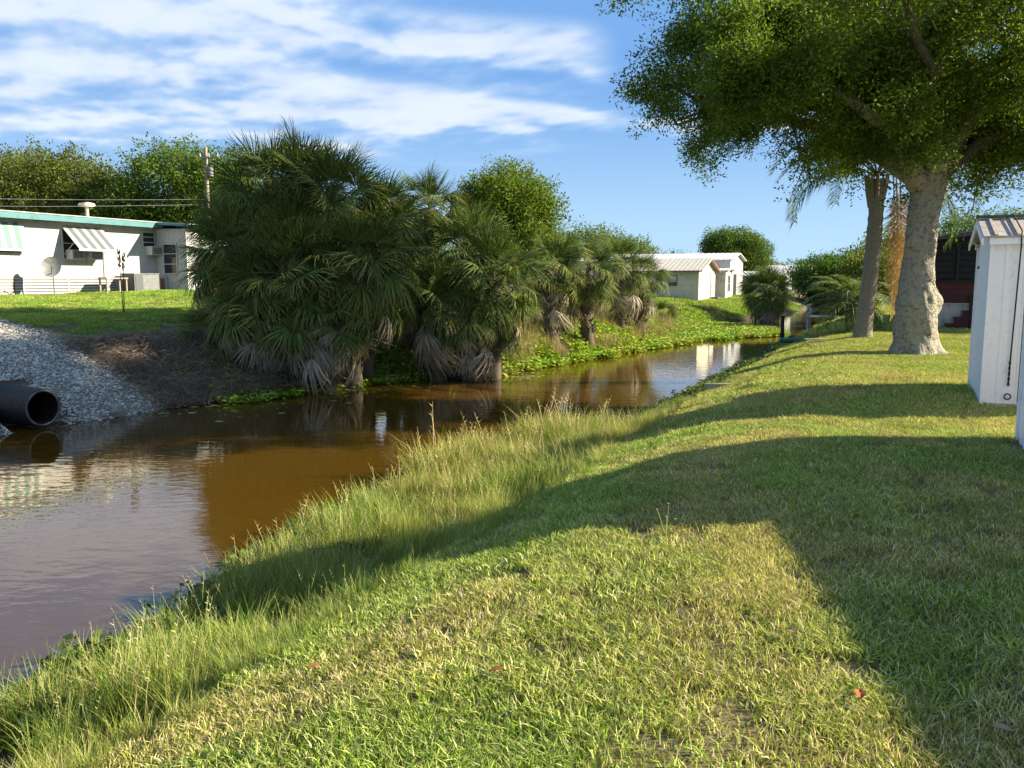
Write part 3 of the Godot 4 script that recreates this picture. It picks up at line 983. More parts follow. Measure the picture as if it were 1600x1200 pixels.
func palms() -> void:
	make_fans()
	var g := "fan palms crowded in the big clump by the brush"
	var big := [[Vector3(-6.5, 3.85, -22.6), 1.2, 56, 6, "tallest crown, at the top of the big dark palm clump"],
		[Vector3(-4.75, 3.6, -22.0), 1.2, 56, 6, "crown at the top of the big clump, nearer the sunlit palms"],
		[Vector3(-7.0, 2.2, -21.4), 1.15, 52, 10, "low crown of the big clump above the dead brush"],
		[Vector3(-5.5, 1.75, -20.7), 1.15, 52, 10, "crown at the front of the big clump with grey dead fronds over the water"],
		[Vector3(-4.0, 1.9, -21.3), 1.15, 50, 10, "crown low in the big clump beside the second clump"],
		[Vector3(-6.3, 0.75, -20.7), 0.95, 30, 26, "lowest crown of the big clump, grey skirt hanging to the weeds"],
		[Vector3(-4.75, 0.7, -20.5), 0.95, 30, 26, "low crown of the big clump hanging over the water"],
		[Vector3(-5.6, 2.7, -21.6), 1.2, 52, 4, "crown in the very middle of the big clump"],
		[Vector3(-3.85, 2.8, -22.3), 1.1, 46, 6, "crown in the big clump's upper side towards the canal bend"],
		[Vector3(-7.35, 2.7, -22.2), 1.05, 46, 4, "crown at the big clump's side towards the mobile home"],
		[Vector3(-5.6, 4.0, -22.3), 1.1, 44, 4, "highest middle crown of the big clump's dome"],
		[Vector3(-7.3, 3.1, -23.4), 1.05, 44, 4, "crown at the back of the big clump before the white mobile home"]]
	for i in big.size():
		var hd: Vector3 = big[i][0]
		var bx := hd.x + (0.35 if i % 2 else -0.2)
		var bz := hd.z - 0.35
		var gy := maxf(ground_at(bx, bz), WATER - 0.05)
		fan_palm(big[i][4], g, Vector3(bx, gy, bz), hd, big[i][1], big[i][2], big[i][3], 500 + i, -25.0 if hd.y < 1.0 else -68.0)
	var two := [[Vector3(-3.7, 3.55, -25.2), 0.85, 44, 6, "sunlit crown rising just behind the big dark clump"],
		[Vector3(-2.45, 3.75, -25.0), 0.85, 44, 6, "sunlit tall crown in the second clump below the round tree"],
		[Vector3(-1.3, 2.35, -24.0), 1.05, 52, 10, "wide crown in the middle of the second clump"],
		[Vector3(-0.55, 1.6, -23.4), 1.05, 50, 12, "low crown at the outer side of the second clump over the green bank"],
		[Vector3(-1.1, 0.45, -23.0), 0.9, 28, 20, "short crown under the wide one in the second clump"],
		[Vector3(-2.9, 1.7, -24.4), 0.95, 32, 14, "shaded crown between the big clump and the second clump"],
		[Vector3(-2.1, 1.0, -23.0), 0.95, 32, 22, "lowest crown at the foot of the second clump by the water"]]
	for i in two.size():
		var hd: Vector3 = two[i][0]
		var bz := hd.z - 0.3
		fan_palm(two[i][4], "fan palms of the second clump", Vector3(hd.x, maxf(ground_at(hd.x, bz), WATER - 0.05), bz), hd, two[i][1], two[i][2], two[i][3], 520 + i, -25.0 if hd.y < 1.1 else -62.0)
	var few := [[Vector3(1.45, 2.05, -30.0), Vector3(1.55, 0, -29.6), 0.95, 46, 14, "fan palm with a bare stubby trunk on the green bank"],
		[Vector3(2.85, 1.95, -31.0), Vector3(2.95, 0, -31.0), 0.9, 44, 14, "fan palm leaning against the stubby trunked one, yellowing low fronds"],
		[Vector3(4.7, 2.1, -36.0), Vector3(4.75, 0, -35.9), 1.0, 48, 16, "fan palm between the stubby palm and the cream cabin, taller one"],
		[Vector3(5.75, 1.65, -37.0), Vector3(5.8, 0, -36.9), 0.85, 44, 18, "fan palm in front of the cream cabin's roof, lower one"]]
	for i in few.size():
		var bs: Vector3 = few[i][1]
		bs.y = ground_at(bs.x, bs.z) - 0.05
		fan_palm(few[i][5], "fan palms along the far bank", bs, few[i][0], few[i][2], few[i][3], few[i][4], 540 + i, -58.0)
	var fb := Vector3(17.3, 0, -56.2)
	fb.y = maxf(ground_at(fb.x, fb.z), WATER) - 0.05
	fan_palm("round fan palm alone at the water beyond the plant mat", "", fb, Vector3(17.3, 0.75, -56.0), 1.3, 84, 30, 560, -55.0)
	var rb := Vector3(-27.2, 0, -42.0)
	rb.y = ground_at(rb.x, rb.z)
	fan_palm("tan browned fan palm behind the mobile home roof", "", rb, Vector3(-26.9, 6.1, -42.0), 0.95, 14, 40, 561, -60.0)
	var sb := Vector3(8.0, 0, -44.0)
	sb.y = ground_at(sb.x, sb.z) - 0.1
	fan_palm("small sprouting fan palm in the dry reeds below the cabin", "", sb, sb + Vector3(0, 0.45, 0), 0.7, 16, 0, 562, 10.0)
	var lb := on_ground(15.7, -15.6)
	fan_palm("young fan palm sprouting beside the concrete chunk", "", lb, lb + Vector3(0, 0.4, 0), 0.8, 12, 2, 563, 5.0)
	queen_palm()
	date_palm()

# ---------------------------------------------------------------- broadleaved trees
func leaf_spray(sd: int, count: int, size: float, ln: float, wd: float, c0: Color, c1: Color) -> ArrayMesh:
	var r := rngs(sd)
	var b := MB.new()
	for i in count:
		var p := Vector3(r.randf_range(-1, 1), r.randf_range(-1, 1), r.randf_range(-1, 1)) * size
		var d := (p.normalized() + Vector3(r.randf_range(-1, 1), r.randf_range(-1.2, 0.6), r.randf_range(-1, 1))).normalized()
		var u := d.cross(Vector3(r.randf_range(-1, 1), r.randf_range(-1, 1), r.randf_range(-1, 1))).normalized()
		var nrm := u.cross(d)
		var k := r.randf_range(0.7, 1.2)
		var col := c0.lerp(c1, r.randf())
		var m := p + d * ln * 0.45 * k - nrm * wd * 0.2
		b.tri(p, m + u * wd * k * 0.5 + nrm * wd * 0.2, p + d * ln * k, col)
		b.tri(p, p + d * ln * k, m - u * wd * k * 0.5 + nrm * wd * 0.2, col)
	return b.mesh()

func oak_trunk() -> ArrayMesh:
	var st := SurfaceTool.new()
	st.begin(Mesh.PRIMITIVE_TRIANGLES)
	var rows := 60
	var sides := 48
	var prof := [[0.0, 0.47], [0.3, 0.42], [0.7, 0.42], [1.1, 0.42], [1.5, 0.36], [2.0, 0.315], [2.7, 0.305], [3.3, 0.32], [3.9, 0.37], [4.4, 0.41]]
	var nb := FastNoiseLite.new()
	nb.seed = 4
	nb.frequency = 1.0
	for i in rows + 1:
		var y := -0.15 + 4.55 * i / rows
		var rad := along(prof, y)
		for j in sides:
			var a := TAU * j / sides
			var rr := rad
			rr += 0.17 * exp(-maxf(y, 0.0) / 0.2) * (0.45 + 0.55 * sin(a * 4.0 + 0.7) + 0.3 * sin(a * 7.0))
			# the burl on the sunny side and smaller swellings
			for bump in [[0.15, 1.18, 0.17, 0.24, 0.38], [2.0, 1.15, 0.06, 0.2, 0.5], [1.2, 1.28, 0.06, 0.12, 0.3], [2.6, 2.6, 0.06, 0.3, 0.4], [0.9, 2.4, 0.06, 0.2, 0.35], [1.5, 0.7, 0.04, 0.2, 0.4]]:
				var da := wrapf(a - bump[0], -PI, PI)
				rr += bump[2] * exp(-pow((y - bump[1]) / bump[3], 2.0)) * exp(-pow(da / bump[4], 2.0))
			rr += nb.get_noise_3d(cos(a) * 2.2, y * 2.0, sin(a) * 2.2) * 0.05 + nb.get_noise_3d(cos(a) * 7.0, y * 5.0, sin(a) * 7.0) * 0.022
			# folded creases round the swellings
			rr -= 0.025 * exp(-pow((y - 1.02 - 0.1 * sin(a * 3.0)) / 0.03, 2.0)) * (0.5 + 0.5 * sin(a * 2.0 + 1.0))
			rr -= 0.025 * exp(-pow((y - 1.5 - 0.25 * sin(a * 2.0 + 2.0)) / 0.035, 2.0)) * (0.5 + 0.5 * sin(a * 3.0))
			rr -= 0.02 * exp(-pow((y - 2.3 - 0.12 * sin(a * 3.0 + 1.0)) / 0.03, 2.0))
			var cx := -0.1 * sin(y * 0.8) + 0.02 * y
			st.add_vertex(Vector3(cx + cos(a) * rr, y, sin(a) * rr))
	for i in rows:
		for j in sides:
			var q := i * sides + j
			var e := i * sides + (j + 1) % sides
			for k in [q, e, e + sides, q, e + sides, q + sides]: st.add_index(k)
	st.generate_normals()
	return st.commit()

func oak() -> void:
	var base := Vector3(8.96, 0, -18.23)
	base.y = ground_at(base.x, base.z)
	var t := thing("oak_tree", "large oak with a grey burled trunk and wide dark crown", "tree", base)
	part("trunk", oak_trunk(), M.bark, t)
	var r := rngs(91)
	var limbs := [
		[Vector3(-0.2, 4.0, 0.05), Vector3(-1.2, 5.2, 0.4), Vector3(-2.9, 6.2, 0.9), Vector3(-5.3, 6.4, 1.2)],
		[Vector3(-0.25, 3.7, 0.1), Vector3(-1.3, 4.7, 1.2), Vector3(-3.0, 5.3, 2.0), Vector3(-5.0, 4.9, 2.4)],
		[Vector3(-0.25, 3.9, -0.1), Vector3(-1.5, 5.0, -1.2), Vector3(-3.2, 5.7, -2.2), Vector3(-4.8, 5.6, -3.4)],
		[Vector3(0.05, 4.1, 0.0), Vector3(0.3, 6.0, 0.2), Vector3(0.2, 9.0, -0.4), Vector3(-0.3, 12.6, -1.2)],
		[Vector3(-0.05, 4.1, 0.1), Vector3(-0.9, 6.0, 1.0), Vector3(-2.0, 8.4, 1.2), Vector3(-3.2, 11.0, 0.8)],
		[Vector3(0.25, 4.1, 0.0), Vector3(1.1, 5.6, 0.3), Vector3(1.8, 8.0, 0.4), Vector3(2.2, 11.2, -0.4)],
		[Vector3(0.2, 4.1, 0.2), Vector3(0.5, 5.5, 1.5), Vector3(0.7, 6.6, 3.0), Vector3(0.6, 7.6, 4.6)],
		[Vector3(0.2, 4.1, -0.2), Vector3(0.4, 5.6, -1.5), Vector3(0.6, 8.0, -2.8), Vector3(0.6, 10.6, -4.4)],
		[Vector3(0.3, 4.0, 0.0), Vector3(1.2, 4.7, -0.2), Vector3(2.0, 5.1, -0.2), Vector3(2.8, 5.0, 0.0)],
		[Vector3(0.1, 4.1, -0.2), Vector3(-0.4, 7.4, -1.6), Vector3(-1.0, 10.0, -3.0), Vector3(-1.4, 12.2, -4.0)],
		[Vector3(-0.1, 4.1, 0.0), Vector3(-1.6, 6.4, 0.2), Vector3(-3.4, 7.6, 0.4), Vector3(-4.9, 8.1, 0.3)],
		[Vector3(-0.2, 4.0, 0.1), Vector3(-1.6, 5.0, 0.6), Vector3(-3.2, 5.3, 0.6), Vector3(-5.0, 5.3, 0.4)],
		[Vector3(0.3, 3.9, 0.1), Vector3(1.0, 4.6, 0.5), Vector3(1.7, 4.5, 0.9), Vector3(2.3, 3.9, 1.2)],
		[Vector3(-0.1, 4.1, 0.2), Vector3(-1.0, 5.4, 2.0), Vector3(-2.4, 6.4, 3.6), Vector3(-3.6, 7.2, 4.6)],
		[Vector3(-0.1, 4.1, -0.2), Vector3(-1.0, 6.4, -1.6), Vector3(-2.0, 8.8, -2.8), Vector3(-3.0, 11.4, -4.0)]]
	var where := []
	var tints := []
	var wood := MB.new()
	for k in limbs.size():
		var cv := Curve3D.new()
		for p in limbs[k]: cv.add_point(p)
		var pts := []
		var rad := []
		for i in 12:
			var q := i / 11.0
			var seg := q * 3.0
			var s0 := mini(int(seg), 2)
			var a: Vector3 = limbs[k][s0]
			var b: Vector3 = limbs[k][s0 + 1]
			pts.append(a.lerp(b, seg - s0) + Vector3(r.randf_range(-1, 1), r.randf_range(-1, 1), r.randf_range(-1, 1)) * 0.07 * float(i > 0))
			rad.append(lerpf(0.24, 0.03, pow(q, 0.7)) * (1.0 if k < 6 else 0.75))
		var lm := MB.new()
		lm.tube(pts, rad, 9)
		part("limb", lm.mesh(), M.limb if k > 4 else M.bark, t)
		for i in 13:
			var q := lerpf(0.22, 1.0, i / 12.0)
			var at: Vector3 = pts[int(q * 11.0)]
			var outward: Vector3 = ((limbs[k][3] as Vector3) - (limbs[k][0] as Vector3)).normalized()
			var d := (outward * 0.5 + Vector3(r.randf_range(-1, 1), r.randf_range(-0.55, 0.75), r.randf_range(-1, 1))).normalized()
			var ln := r.randf_range(1.0, 2.1) * (1.0 if q > 0.4 else 0.7)
			var e := at + d * ln + Vector3(0, -0.18 * ln, 0)
			var md := at.lerp(e, 0.5) + Vector3(0, 0.15 * ln, 0)
			wood.tube([at, md, e], [0.04, 0.026, 0.01], 5, Color.WHITE, Color.WHITE, false)
			for j in 12:
				var u := r.randf_range(0.2, 1.0)
				var f := (at.lerp(md, u * 2.0) if u < 0.5 else md.lerp(e, u * 2.0 - 1.0))
				var d2 := (d * 0.35 + Vector3(r.randf_range(-1, 1), r.randf_range(-0.9, 0.7), r.randf_range(-1, 1))).normalized()
				var l2 := r.randf_range(0.4, 1.0)
				var f2 := f + d2 * l2
				wood.tube([f, f2], [0.012, 0.004], 3, Color.WHITE, Color.WHITE, false)
				var tone := r.randf_range(0.75, 1.25)
				for m in (18 if k < 3 else 10):
					var w := r.randf_range(0.1, 1.08)
					var c := f.lerp(f2, w) + Vector3(r.randf_range(-1, 1), r.randf_range(-1, 1), r.randf_range(-1, 1)) * 0.2
					var gp := c + base
					# the crown keeps to the canal side of the trunk
					if gp.x > 12.6: continue
					if c.y < (3.45 if c.x < 0.4 else 2.9) + nz2.get_noise_2d(c.x * 14.0, c.z * 14.0) * 1.3 + r.randf_range(-0.1, 0.4): continue
					where.append(Transform3D(Basis.from_euler(Vector3(r.randf() * TAU, r.randf() * TAU, r.randf() * TAU)).scaled(Vector3.ONE * r.randf_range(0.7, 1.2)), c))
					tints.append(Color(1.0, 1.0, 1.0).lerp(Color(1.5, 1.25, 0.9), r.randf() * 0.5) * tone)
	part("branches", wood.mesh(), M.limb, t).set_meta("kind", "stuff")
	print("oak leaves ", where.size())
	var half := where.size() / 2
	copies("crown", leaf_spray(600, 17, 0.17, 0.09, 0.038, Color(0.06, 0.12, 0.016), Color(0.15, 0.23, 0.03)), M.leaf, t, where.slice(0, half), tints.slice(0, half))
	copies("crown", leaf_spray(601, 17, 0.17, 0.09, 0.038, Color(0.065, 0.125, 0.016), Color(0.17, 0.24, 0.03)), M.leaf, t, where.slice(half), tints.slice(half))

func leafy_tree(called: String, label: String, group: String, base: Vector3, trunk_h: float, blobs: Array, per_m2: float, k: float, tint: Color, sd: int) -> void:
	base.y = ground_at(base.x, base.z) - 0.1
	var t := thing(called, label, "tree" if trunk_h > 0.6 else "shrub", base, 0.0, group)
	var r := rngs(sd)
	var b := MB.new()
	b.tube([Vector3.ZERO, Vector3(0.1, trunk_h * 0.6, 0), Vector3(0, trunk_h * 1.2, 0.1)], [0.06 * trunk_h + 0.08, 0.05 * trunk_h + 0.05, 0.04 * trunk_h], 9)
	for bl in blobs:
		var c: Vector3 = bl[0]
		b.tube([Vector3(0, trunk_h * 0.8, 0), Vector3(0, trunk_h, 0).lerp(c, 0.5) + Vector3(0, 0.3, 0), c], [0.04 * trunk_h + 0.02, 0.03 * trunk_h, 0.02], 6)
	part("trunk", b.mesh(), M.limb, t)
	var where := []
	var tints := []
	for bl in blobs:
		var c: Vector3 = bl[0]
		var rad: Vector3 = bl[1]
		var area := 4.0 * PI * pow((rad.x * rad.y + rad.x * rad.z + rad.y * rad.z) / 3.0, 1.0)
		var off := r.randf() * 100.0
		for i in int(area * per_m2):
			var d := Vector3(r.randfn(), r.randfn(), r.randfn()).normalized()
			if d.y < -0.75: continue
			# knobbly surface: bumps stand out, hollows fall back
			var lump := nz2.get_noise_3d(d.x * 46.0 + off, d.y * 46.0, d.z * 46.0) * 0.42 + nz2.get_noise_3d(d.x * 120.0 + off, d.y * 120.0, d.z * 120.0) * 0.4
			var q := 1.0 + lump - absf(r.randfn()) * 0.09
			var p := c + d * rad * q
			where.append(Transform3D(Basis.from_euler(Vector3(r.randf() * TAU, r.randf() * TAU, r.randf() * TAU)).scaled(Vector3.ONE * k * r.randf_range(0.7, 1.3)), p))
			tints.append(tint * r.randf_range(0.8, 1.7))
	copies("crown", leaf_spray(sd + 1, 12, 0.16, 0.11, 0.06, Color(0.05, 0.085, 0.02), Color(0.13, 0.165, 0.045)), M.leaf, t, where, tints)

func trees() -> void:
	oak()
	var far := "trees standing behind the mobile home"
	leafy_tree("broadleaf_tree", "wide olive green tree behind the mobile home", far, Vector3(-34.0, 0, -64.0), 4.0, [[Vector3(0, 6.2, 0), Vector3(4.2, 3.8, 4)], [Vector3(-4.6, 6.4, -2), Vector3(3.6, 3.6, 3.6)], [Vector3(3.4, 5.0, 1), Vector3(2.8, 3.0, 3)], [Vector3(0, 3.2, 2), Vector3(5.0, 2.4, 3)]], 18.0, 1.77, Color(1.15, 1.0, 0.75), 700)
	leafy_tree("broadleaf_tree", "pale olive tree at the picture's edge behind the browned palm", far, Vector3(-46.0, 0, -74.0), 4.0, [[Vector3(0, 7.4, 0), Vector3(5, 4, 4)], [Vector3(4.5, 6.8, 0), Vector3(3.5, 3.4, 3.5)]], 14.0, 1.90, Color(1.3, 1.2, 1.1), 705)
	leafy_tree("broadleaf_tree", "bright green tree between mobile home and utility pole", far, Vector3(-25.0, 0, -62.5), 3.5, [[Vector3(0, 6.8, 0), Vector3(3.8, 3.6, 3.6)], [Vector3(3.6, 6.6, 0.5), Vector3(3.2, 3.2, 3.2)], [Vector3(-2.6, 4.6, 1.5), Vector3(2.6, 2.8, 2.6)], [Vector3(1.5, 3.4, 2), Vector3(4.5, 2.6, 3)]], 18.0, 1.77, Color(1.0, 1.15, 0.65), 710)
	leafy_tree("broadleaf_tree", "round dense tree rising above the second palm clump", "", Vector3(-0.3, 0, -62.0), 2.6, [[Vector3(0, 5.4, 0), Vector3(3.5, 3.7, 3.4)], [Vector3(-1.2, 6.6, 0.4), Vector3(2.2, 2.0, 2.2)], [Vector3(1.4, 6.3, 0.4), Vector3(1.9, 2.0, 2)], [Vector3(0, 3.2, 0.5), Vector3(3.4, 2.2, 3.2)]], 20.0, 1.63, Color(1.15, 1.2, 0.6), 715)
	leafy_tree("broadleaf_tree", "low green tree behind the stubby trunked palms", "", Vector3(7.2, 0, -78.0), 2.0, [[Vector3(0, 3.8, 0), Vector3(3.4, 2.2, 3)], [Vector3(3.6, 3.2, 0), Vector3(2.6, 1.9, 2.4)], [Vector3(-4.0, 3.2, 0), Vector3(3, 2.2, 3)]], 16.0, 1.77, Color(1.0, 1.1, 0.65), 720)
	leafy_tree("broadleaf_tree", "dark round tree behind the white house roof", "", Vector3(29.4, 0, -110.0), 2.6, [[Vector3(0, 5.0, 0), Vector3(3.4, 2.7, 3.2)], [Vector3(-2.2, 5.4, 0.5), Vector3(2.2, 2.2, 2.4)], [Vector3(2.2, 4.6, 0.5), Vector3(2.2, 2.3, 2.4)], [Vector3(0, 2.6, 0), Vector3(3.2, 1.8, 3)]], 18.0, 1.90, Color(0.85, 1.0, 0.65), 725)
	leafy_tree("broadleaf_tree", "very dark wide tree beyond the low feather palm", "", Vector3(32.5, 0, -83.0), 2.0, [[Vector3(-1.4, 3.7, 0), Vector3(3.0, 2.0, 2.6)], [Vector3(1.8, 4.1, 0), Vector3(3.2, 2.0, 2.6)], [Vector3(4.6, 3.6, 0), Vector3(2.6, 2.0, 2.6)], [Vector3(1.5, 2.0, 0), Vector3(4.5, 1.6, 2.8)]], 18.0, 1.77, Color(0.7, 0.95, 0.6), 730)
	leafy_tree("broadleaf_tree", "olive shrubby tree just behind the low feather palm", "", Vector3(20.4, 0, -48.5), 0.8, [[Vector3(0, 1.9, 0), Vector3(1.3, 1.5, 1.3)], [Vector3(1.2, 2.3, 0), Vector3(1.2, 1.3, 1.2)], [Vector3(-0.6, 1.1, 0.4), Vector3(1.1, 1.1, 1.1)]], 28.0, 1.29, Color(1.35, 1.15, 0.9), 735)
	leafy_tree("broadleaf_tree", "sunlit tree seen between the slender palm and the oak trunk", "", Vector3(24.6, 0, -54.0), 1.4, [[Vector3(0, 2.6, 0), Vector3(2.0, 2.1, 2)], [Vector3(1.6, 1.8, 0.3), Vector3(1.6, 1.7, 1.6)], [Vector3(-1.2, 1.4, 0.3), Vector3(1.4, 1.4, 1.4)]], 24.0, 1.43, Color(1.5, 1.35, 0.7), 740)
	leafy_tree("broadleaf_tree", "distant tree whose top shows over the porch roof", "", Vector3(37.0, 0, -68.0), 3.0, [[Vector3(0, 4.2, 0), Vector3(3.0, 2.6, 3)], [Vector3(3.6, 4.6, 0), Vector3(2.8, 2.4, 3)]], 16.0, 1.77, Color(1.1, 1.25, 0.8), 745)
	for i in 7:
		var names := ["far hedge tree at the end of the canal, first from the cabin", "far hedge tree behind the small white houses", "far hedge tree at the end of the canal below the very dark tree", "far hedge tree hidden low behind the oak trunk", "far hedge tree low behind the second palm clump", "far hedge tree low behind the big palm clump", "far hedge tree low behind the mobile home's shaded wing"]
		var at: Vector3 = [Vector3(22, 0, -118), Vector3(33, 0, -122), Vector3(46, 0, -120), Vector3(60, 0, -112), Vector3(-8, 0, -92), Vector3(-20, 0, -88), Vector3(-30, 0, -84)][i]
		leafy_tree("broadleaf_tree", names[i], "far hedge trees closing the view", at, 1.5, [[Vector3(-3, 2.2, 0), Vector3(3.6, 1.9, 3)], [Vector3(0.5, 2.5, 0), Vector3(3.4, 2.1, 3)], [Vector3(4, 2.1, 0), Vector3(3.6, 1.8, 3)]], 10.0, 2.18, Color(0.95, 1.1, 0.75), 750 + i)

# ---------------------------------------------------------------- buildings
func ribbed(width: float, h0: float, h1: float, pitch: float, deep: float) -> ArrayMesh:
	# a sheet panel with raised ribs, in x and y, facing +z; the top runs from h0 to h1
	var b := MB.new()
	var prof := []
	var x := 0.0
	while x < width - 0.001:
		prof.append([x, 0.0])
		prof.append([minf(x + pitch * 0.62, width), 0.0])
		prof.append([minf(x + pitch * 0.7, width), deep])
		prof.append([minf(x + pitch * 0.88, width), deep])
		x += pitch
	prof.append([width, 0.0])
	for i in prof.size() - 1:
		var x0: float = prof[i][0]
		var x1: float = prof[i + 1][0]
		if x1 - x0 < 0.0005: continue
		b.quad(Vector3(x0, 0, prof[i][1]), Vector3(x1, 0, prof[i + 1][1]), Vector3(x1, lerpf(h0, h1, x1 / width), prof[i + 1][1]), Vector3(x0, lerpf(h0, h1, x0 / width), prof[i][1]))
	# back face
	b.quad(Vector3(width, 0, -0.012), Vector3(0, 0, -0.012), Vector3(0, h0, -0.012), Vector3(width, h1, -0.012))
	return b.mesh()

func panel_wall(t: Node, from: Vector3, dir: Vector3, length: float, count: int, tops: Array, pitch: float, deep: float, m: Material, called := "wall_panel") -> void:
	# panels side by side along dir; their outer face lies to the right-hand side of up x dir
	var w := length / count
	var bs := Basis(dir, Vector3.UP, dir.cross(Vector3.UP))
	for i in count:
		var f0 := float(i) / count
		var f1 := float(i + 1) / count
		part(called, ribbed(w - 0.003, top_of(tops, f0), top_of(tops, f1), pitch, deep), m, t, Transform3D(bs, from + dir * (w * i)))

func top_of(tops: Array, f: float) -> float:
	if tops.size() == 2: return lerpf(tops[0], tops[1], f)
	return lerpf(tops[0], tops[1], f * 2.0) if f < 0.5 else lerpf(tops[1], tops[2], f * 2.0 - 1.0)

func roof_slope(t: Node, eave: Vector3, dir: Vector3, length: float, up: Vector3, count: int, pitch: float, m: Material, thick := 0.025) -> void:
	var w := length / count
	var nrm := dir.cross(up).normalized()
	if nrm.y < 0.0: nrm = -nrm
	for i in count:
		var b := MB.new()
		var o := Vector3.ZERO
		var ex := dir * (w - 0.004)
		if ex.cross(up).dot(nrm) > 0.0:
			b.span(o, ex, up, nrm * thick)
		else:
			b.span(o, up, ex, nrm * thick)
		var x := pitch * 0.5
		while x < w:
			var q := dir * x + nrm * thick
			if dir.cross(up).dot(nrm) > 0.0:
				b.span(q, dir * 0.035, up, nrm * 0.022)
			else:
				b.span(q, up, dir * 0.035, nrm * 0.022)
			x += pitch
		part("roof_panel", b.mesh(), m, t, Transform3D(Basis(), eave + dir * (w * i)))

func metal_shed(label: String, s0: float, n0: float, len_s: float, wide: float, eave: float, ridge: float, strap: bool) -> void:
	# s0, n0: the corner towards the camera and the canal
	var gy := minf(height(s0, n0), height(s0 + len_s, n0)) - 0.02
	var t := thing("metal_shed", label, "shed", W(s0, n0, gy), TURN, "white metal garden sheds")
	var X := Vector3.RIGHT
	var Z := Vector3.BACK
	panel_wall(t, Vector3.ZERO, X, wide, 4, [eave, eave], 0.22, 0.012, M.shed)
	panel_wall(t, Vector3(0, 0, -len_s), Z, len_s, 4, [eave, ridge, eave], 0.25, 0.012, M.shed)
	panel_wall(t, Vector3(wide, 0, 0), -Z, len_s, 4, [eave, ridge, eave], 0.25, 0.012, M.shed)
	panel_wall(t, Vector3(wide, 0, -len_s), -X, wide, 4, [eave, eave], 0.22, 0.012, M.shed)
	var over := 0.12 if strap else 0.02
	var rise := ridge - eave
	var run := len_s / 2.0
	var up := Vector3(0, rise, -run) * ((run + 0.1) / run)
	roof_slope(t, Vector3(-over, eave + 0.03 - rise * 0.1 / run, 0.1), X, wide + over * 2.0, up, 4, 0.25, M.shed_roof)
	var up2 := Vector3(0, rise, run) * ((run + 0.1) / run)
	roof_slope(t, Vector3(-over, eave + 0.03 - rise * 0.1 / run, -len_s - 0.1), X, wide + over * 2.0, up2, 4, 0.25, M.shed_roof)
	boxed("ridge_cap", Vector3(wide / 2.0, ridge + 0.085, -len_s / 2.0), Vector3(wide + over * 2.0 + 0.04, 0.035, 0.14), M.fascia_brown, t)
	boxed("fascia", Vector3(wide / 2.0, eave - 0.035, 0.05), Vector3(wide + 0.1, 0.085, 0.07), M.shed, t)
	boxed("fascia", Vector3(wide / 2.0, eave - 0.035, -len_s - 0.05), Vector3(wide + 0.1, 0.085, 0.07), M.shed, t)
	for k in 2:
		var b := MB.new()
		var sg := 1.0 if k == 0 else -1.0
		var o := Vector3(-over - 0.02, eave - rise * 0.1 / run - 0.06, 0.1) if k == 0 else Vector3(-over - 0.02, eave - rise * 0.1 / run - 0.06, -len_s - 0.1)
		var u := up if k == 0 else up2
		if k == 0: b.span(o, Vector3(0.02, 0, 0), Vector3(0, 0.09, 0), u)
		else: b.span(o, Vector3(0.02, 0, 0), u, Vector3(0, 0.09, 0))
		part("rake_trim", b.mesh(), M.shed, t)
	for c in [Vector3(0.02, eave / 2.0, -0.02), Vector3(wide - 0.02, eave / 2.0, -0.02), Vector3(0.02, eave / 2.0, -len_s + 0.02)]:
		boxed("corner_trim", c + Vector3(-0.026 if c.x < 1.0 else 0.026, -0.01, 0.026 if c.z > -1.0 else -0.026), Vector3(0.05, eave - 0.08, 0.05), M.shed, t)
	boxed("base_rail", Vector3(wide / 2.0, 0.03, 0.012), Vector3(wide - 0.1, 0.06, 0.03), M.shed_roof, t)
	if strap:
		# the hold-down chain that runs over the roof and down the wall to a ground ring
		var b := MB.new()
		var x := 0.3
		b.tube([Vector3(x, ridge + 0.12, -run), Vector3(x, eave + 0.085, 0.11), Vector3(x, eave - 0.1, 0.125), Vector3(x - 0.015, 0.72, 0.05), Vector3(x - 0.02, 0.3, 0.05)], [0.01, 0.01, 0.01, 0.01, 0.01], 6)
		var strap_o := part("tie_down_strap", b.mesh(), M.dark, t)
		for k in 5:
			b = MB.new()
			b.tube([Vector3(x - 0.02, 0.3 + 0.07 * k, 0.06), Vector3(x - 0.02, 0.345 + 0.07 * k, 0.06)], [0.016, 0.014], 6)
			part("turnbuckle_link", b.mesh(), M.dark, strap_o)
		var tm := TorusMesh.new()
		tm.inner_radius = 0.028
		tm.outer_radius = 0.045
		tm.rings = 16
		tm.ring_segments = 8
		part("anchor_ring", tm, M.dark, strap_o, Transform3D(Basis(Vector3.RIGHT, PI / 2), Vector3(x - 0.02, 0.16, 0.06)))
		b = MB.new()
		b.tube([Vector3(x + 0.1, eave - 0.1, 0.018), Vector3(x + 0.1, 0.08, 0.018)], [0.006, 0.006], 5)
		part("door_seam", b.mesh(), M.dark, t)
		boxed("knob", Vector3(-0.02, 1.85, -1.75), Vector3(0.03, 0.04, 0.04), M.grille, t)

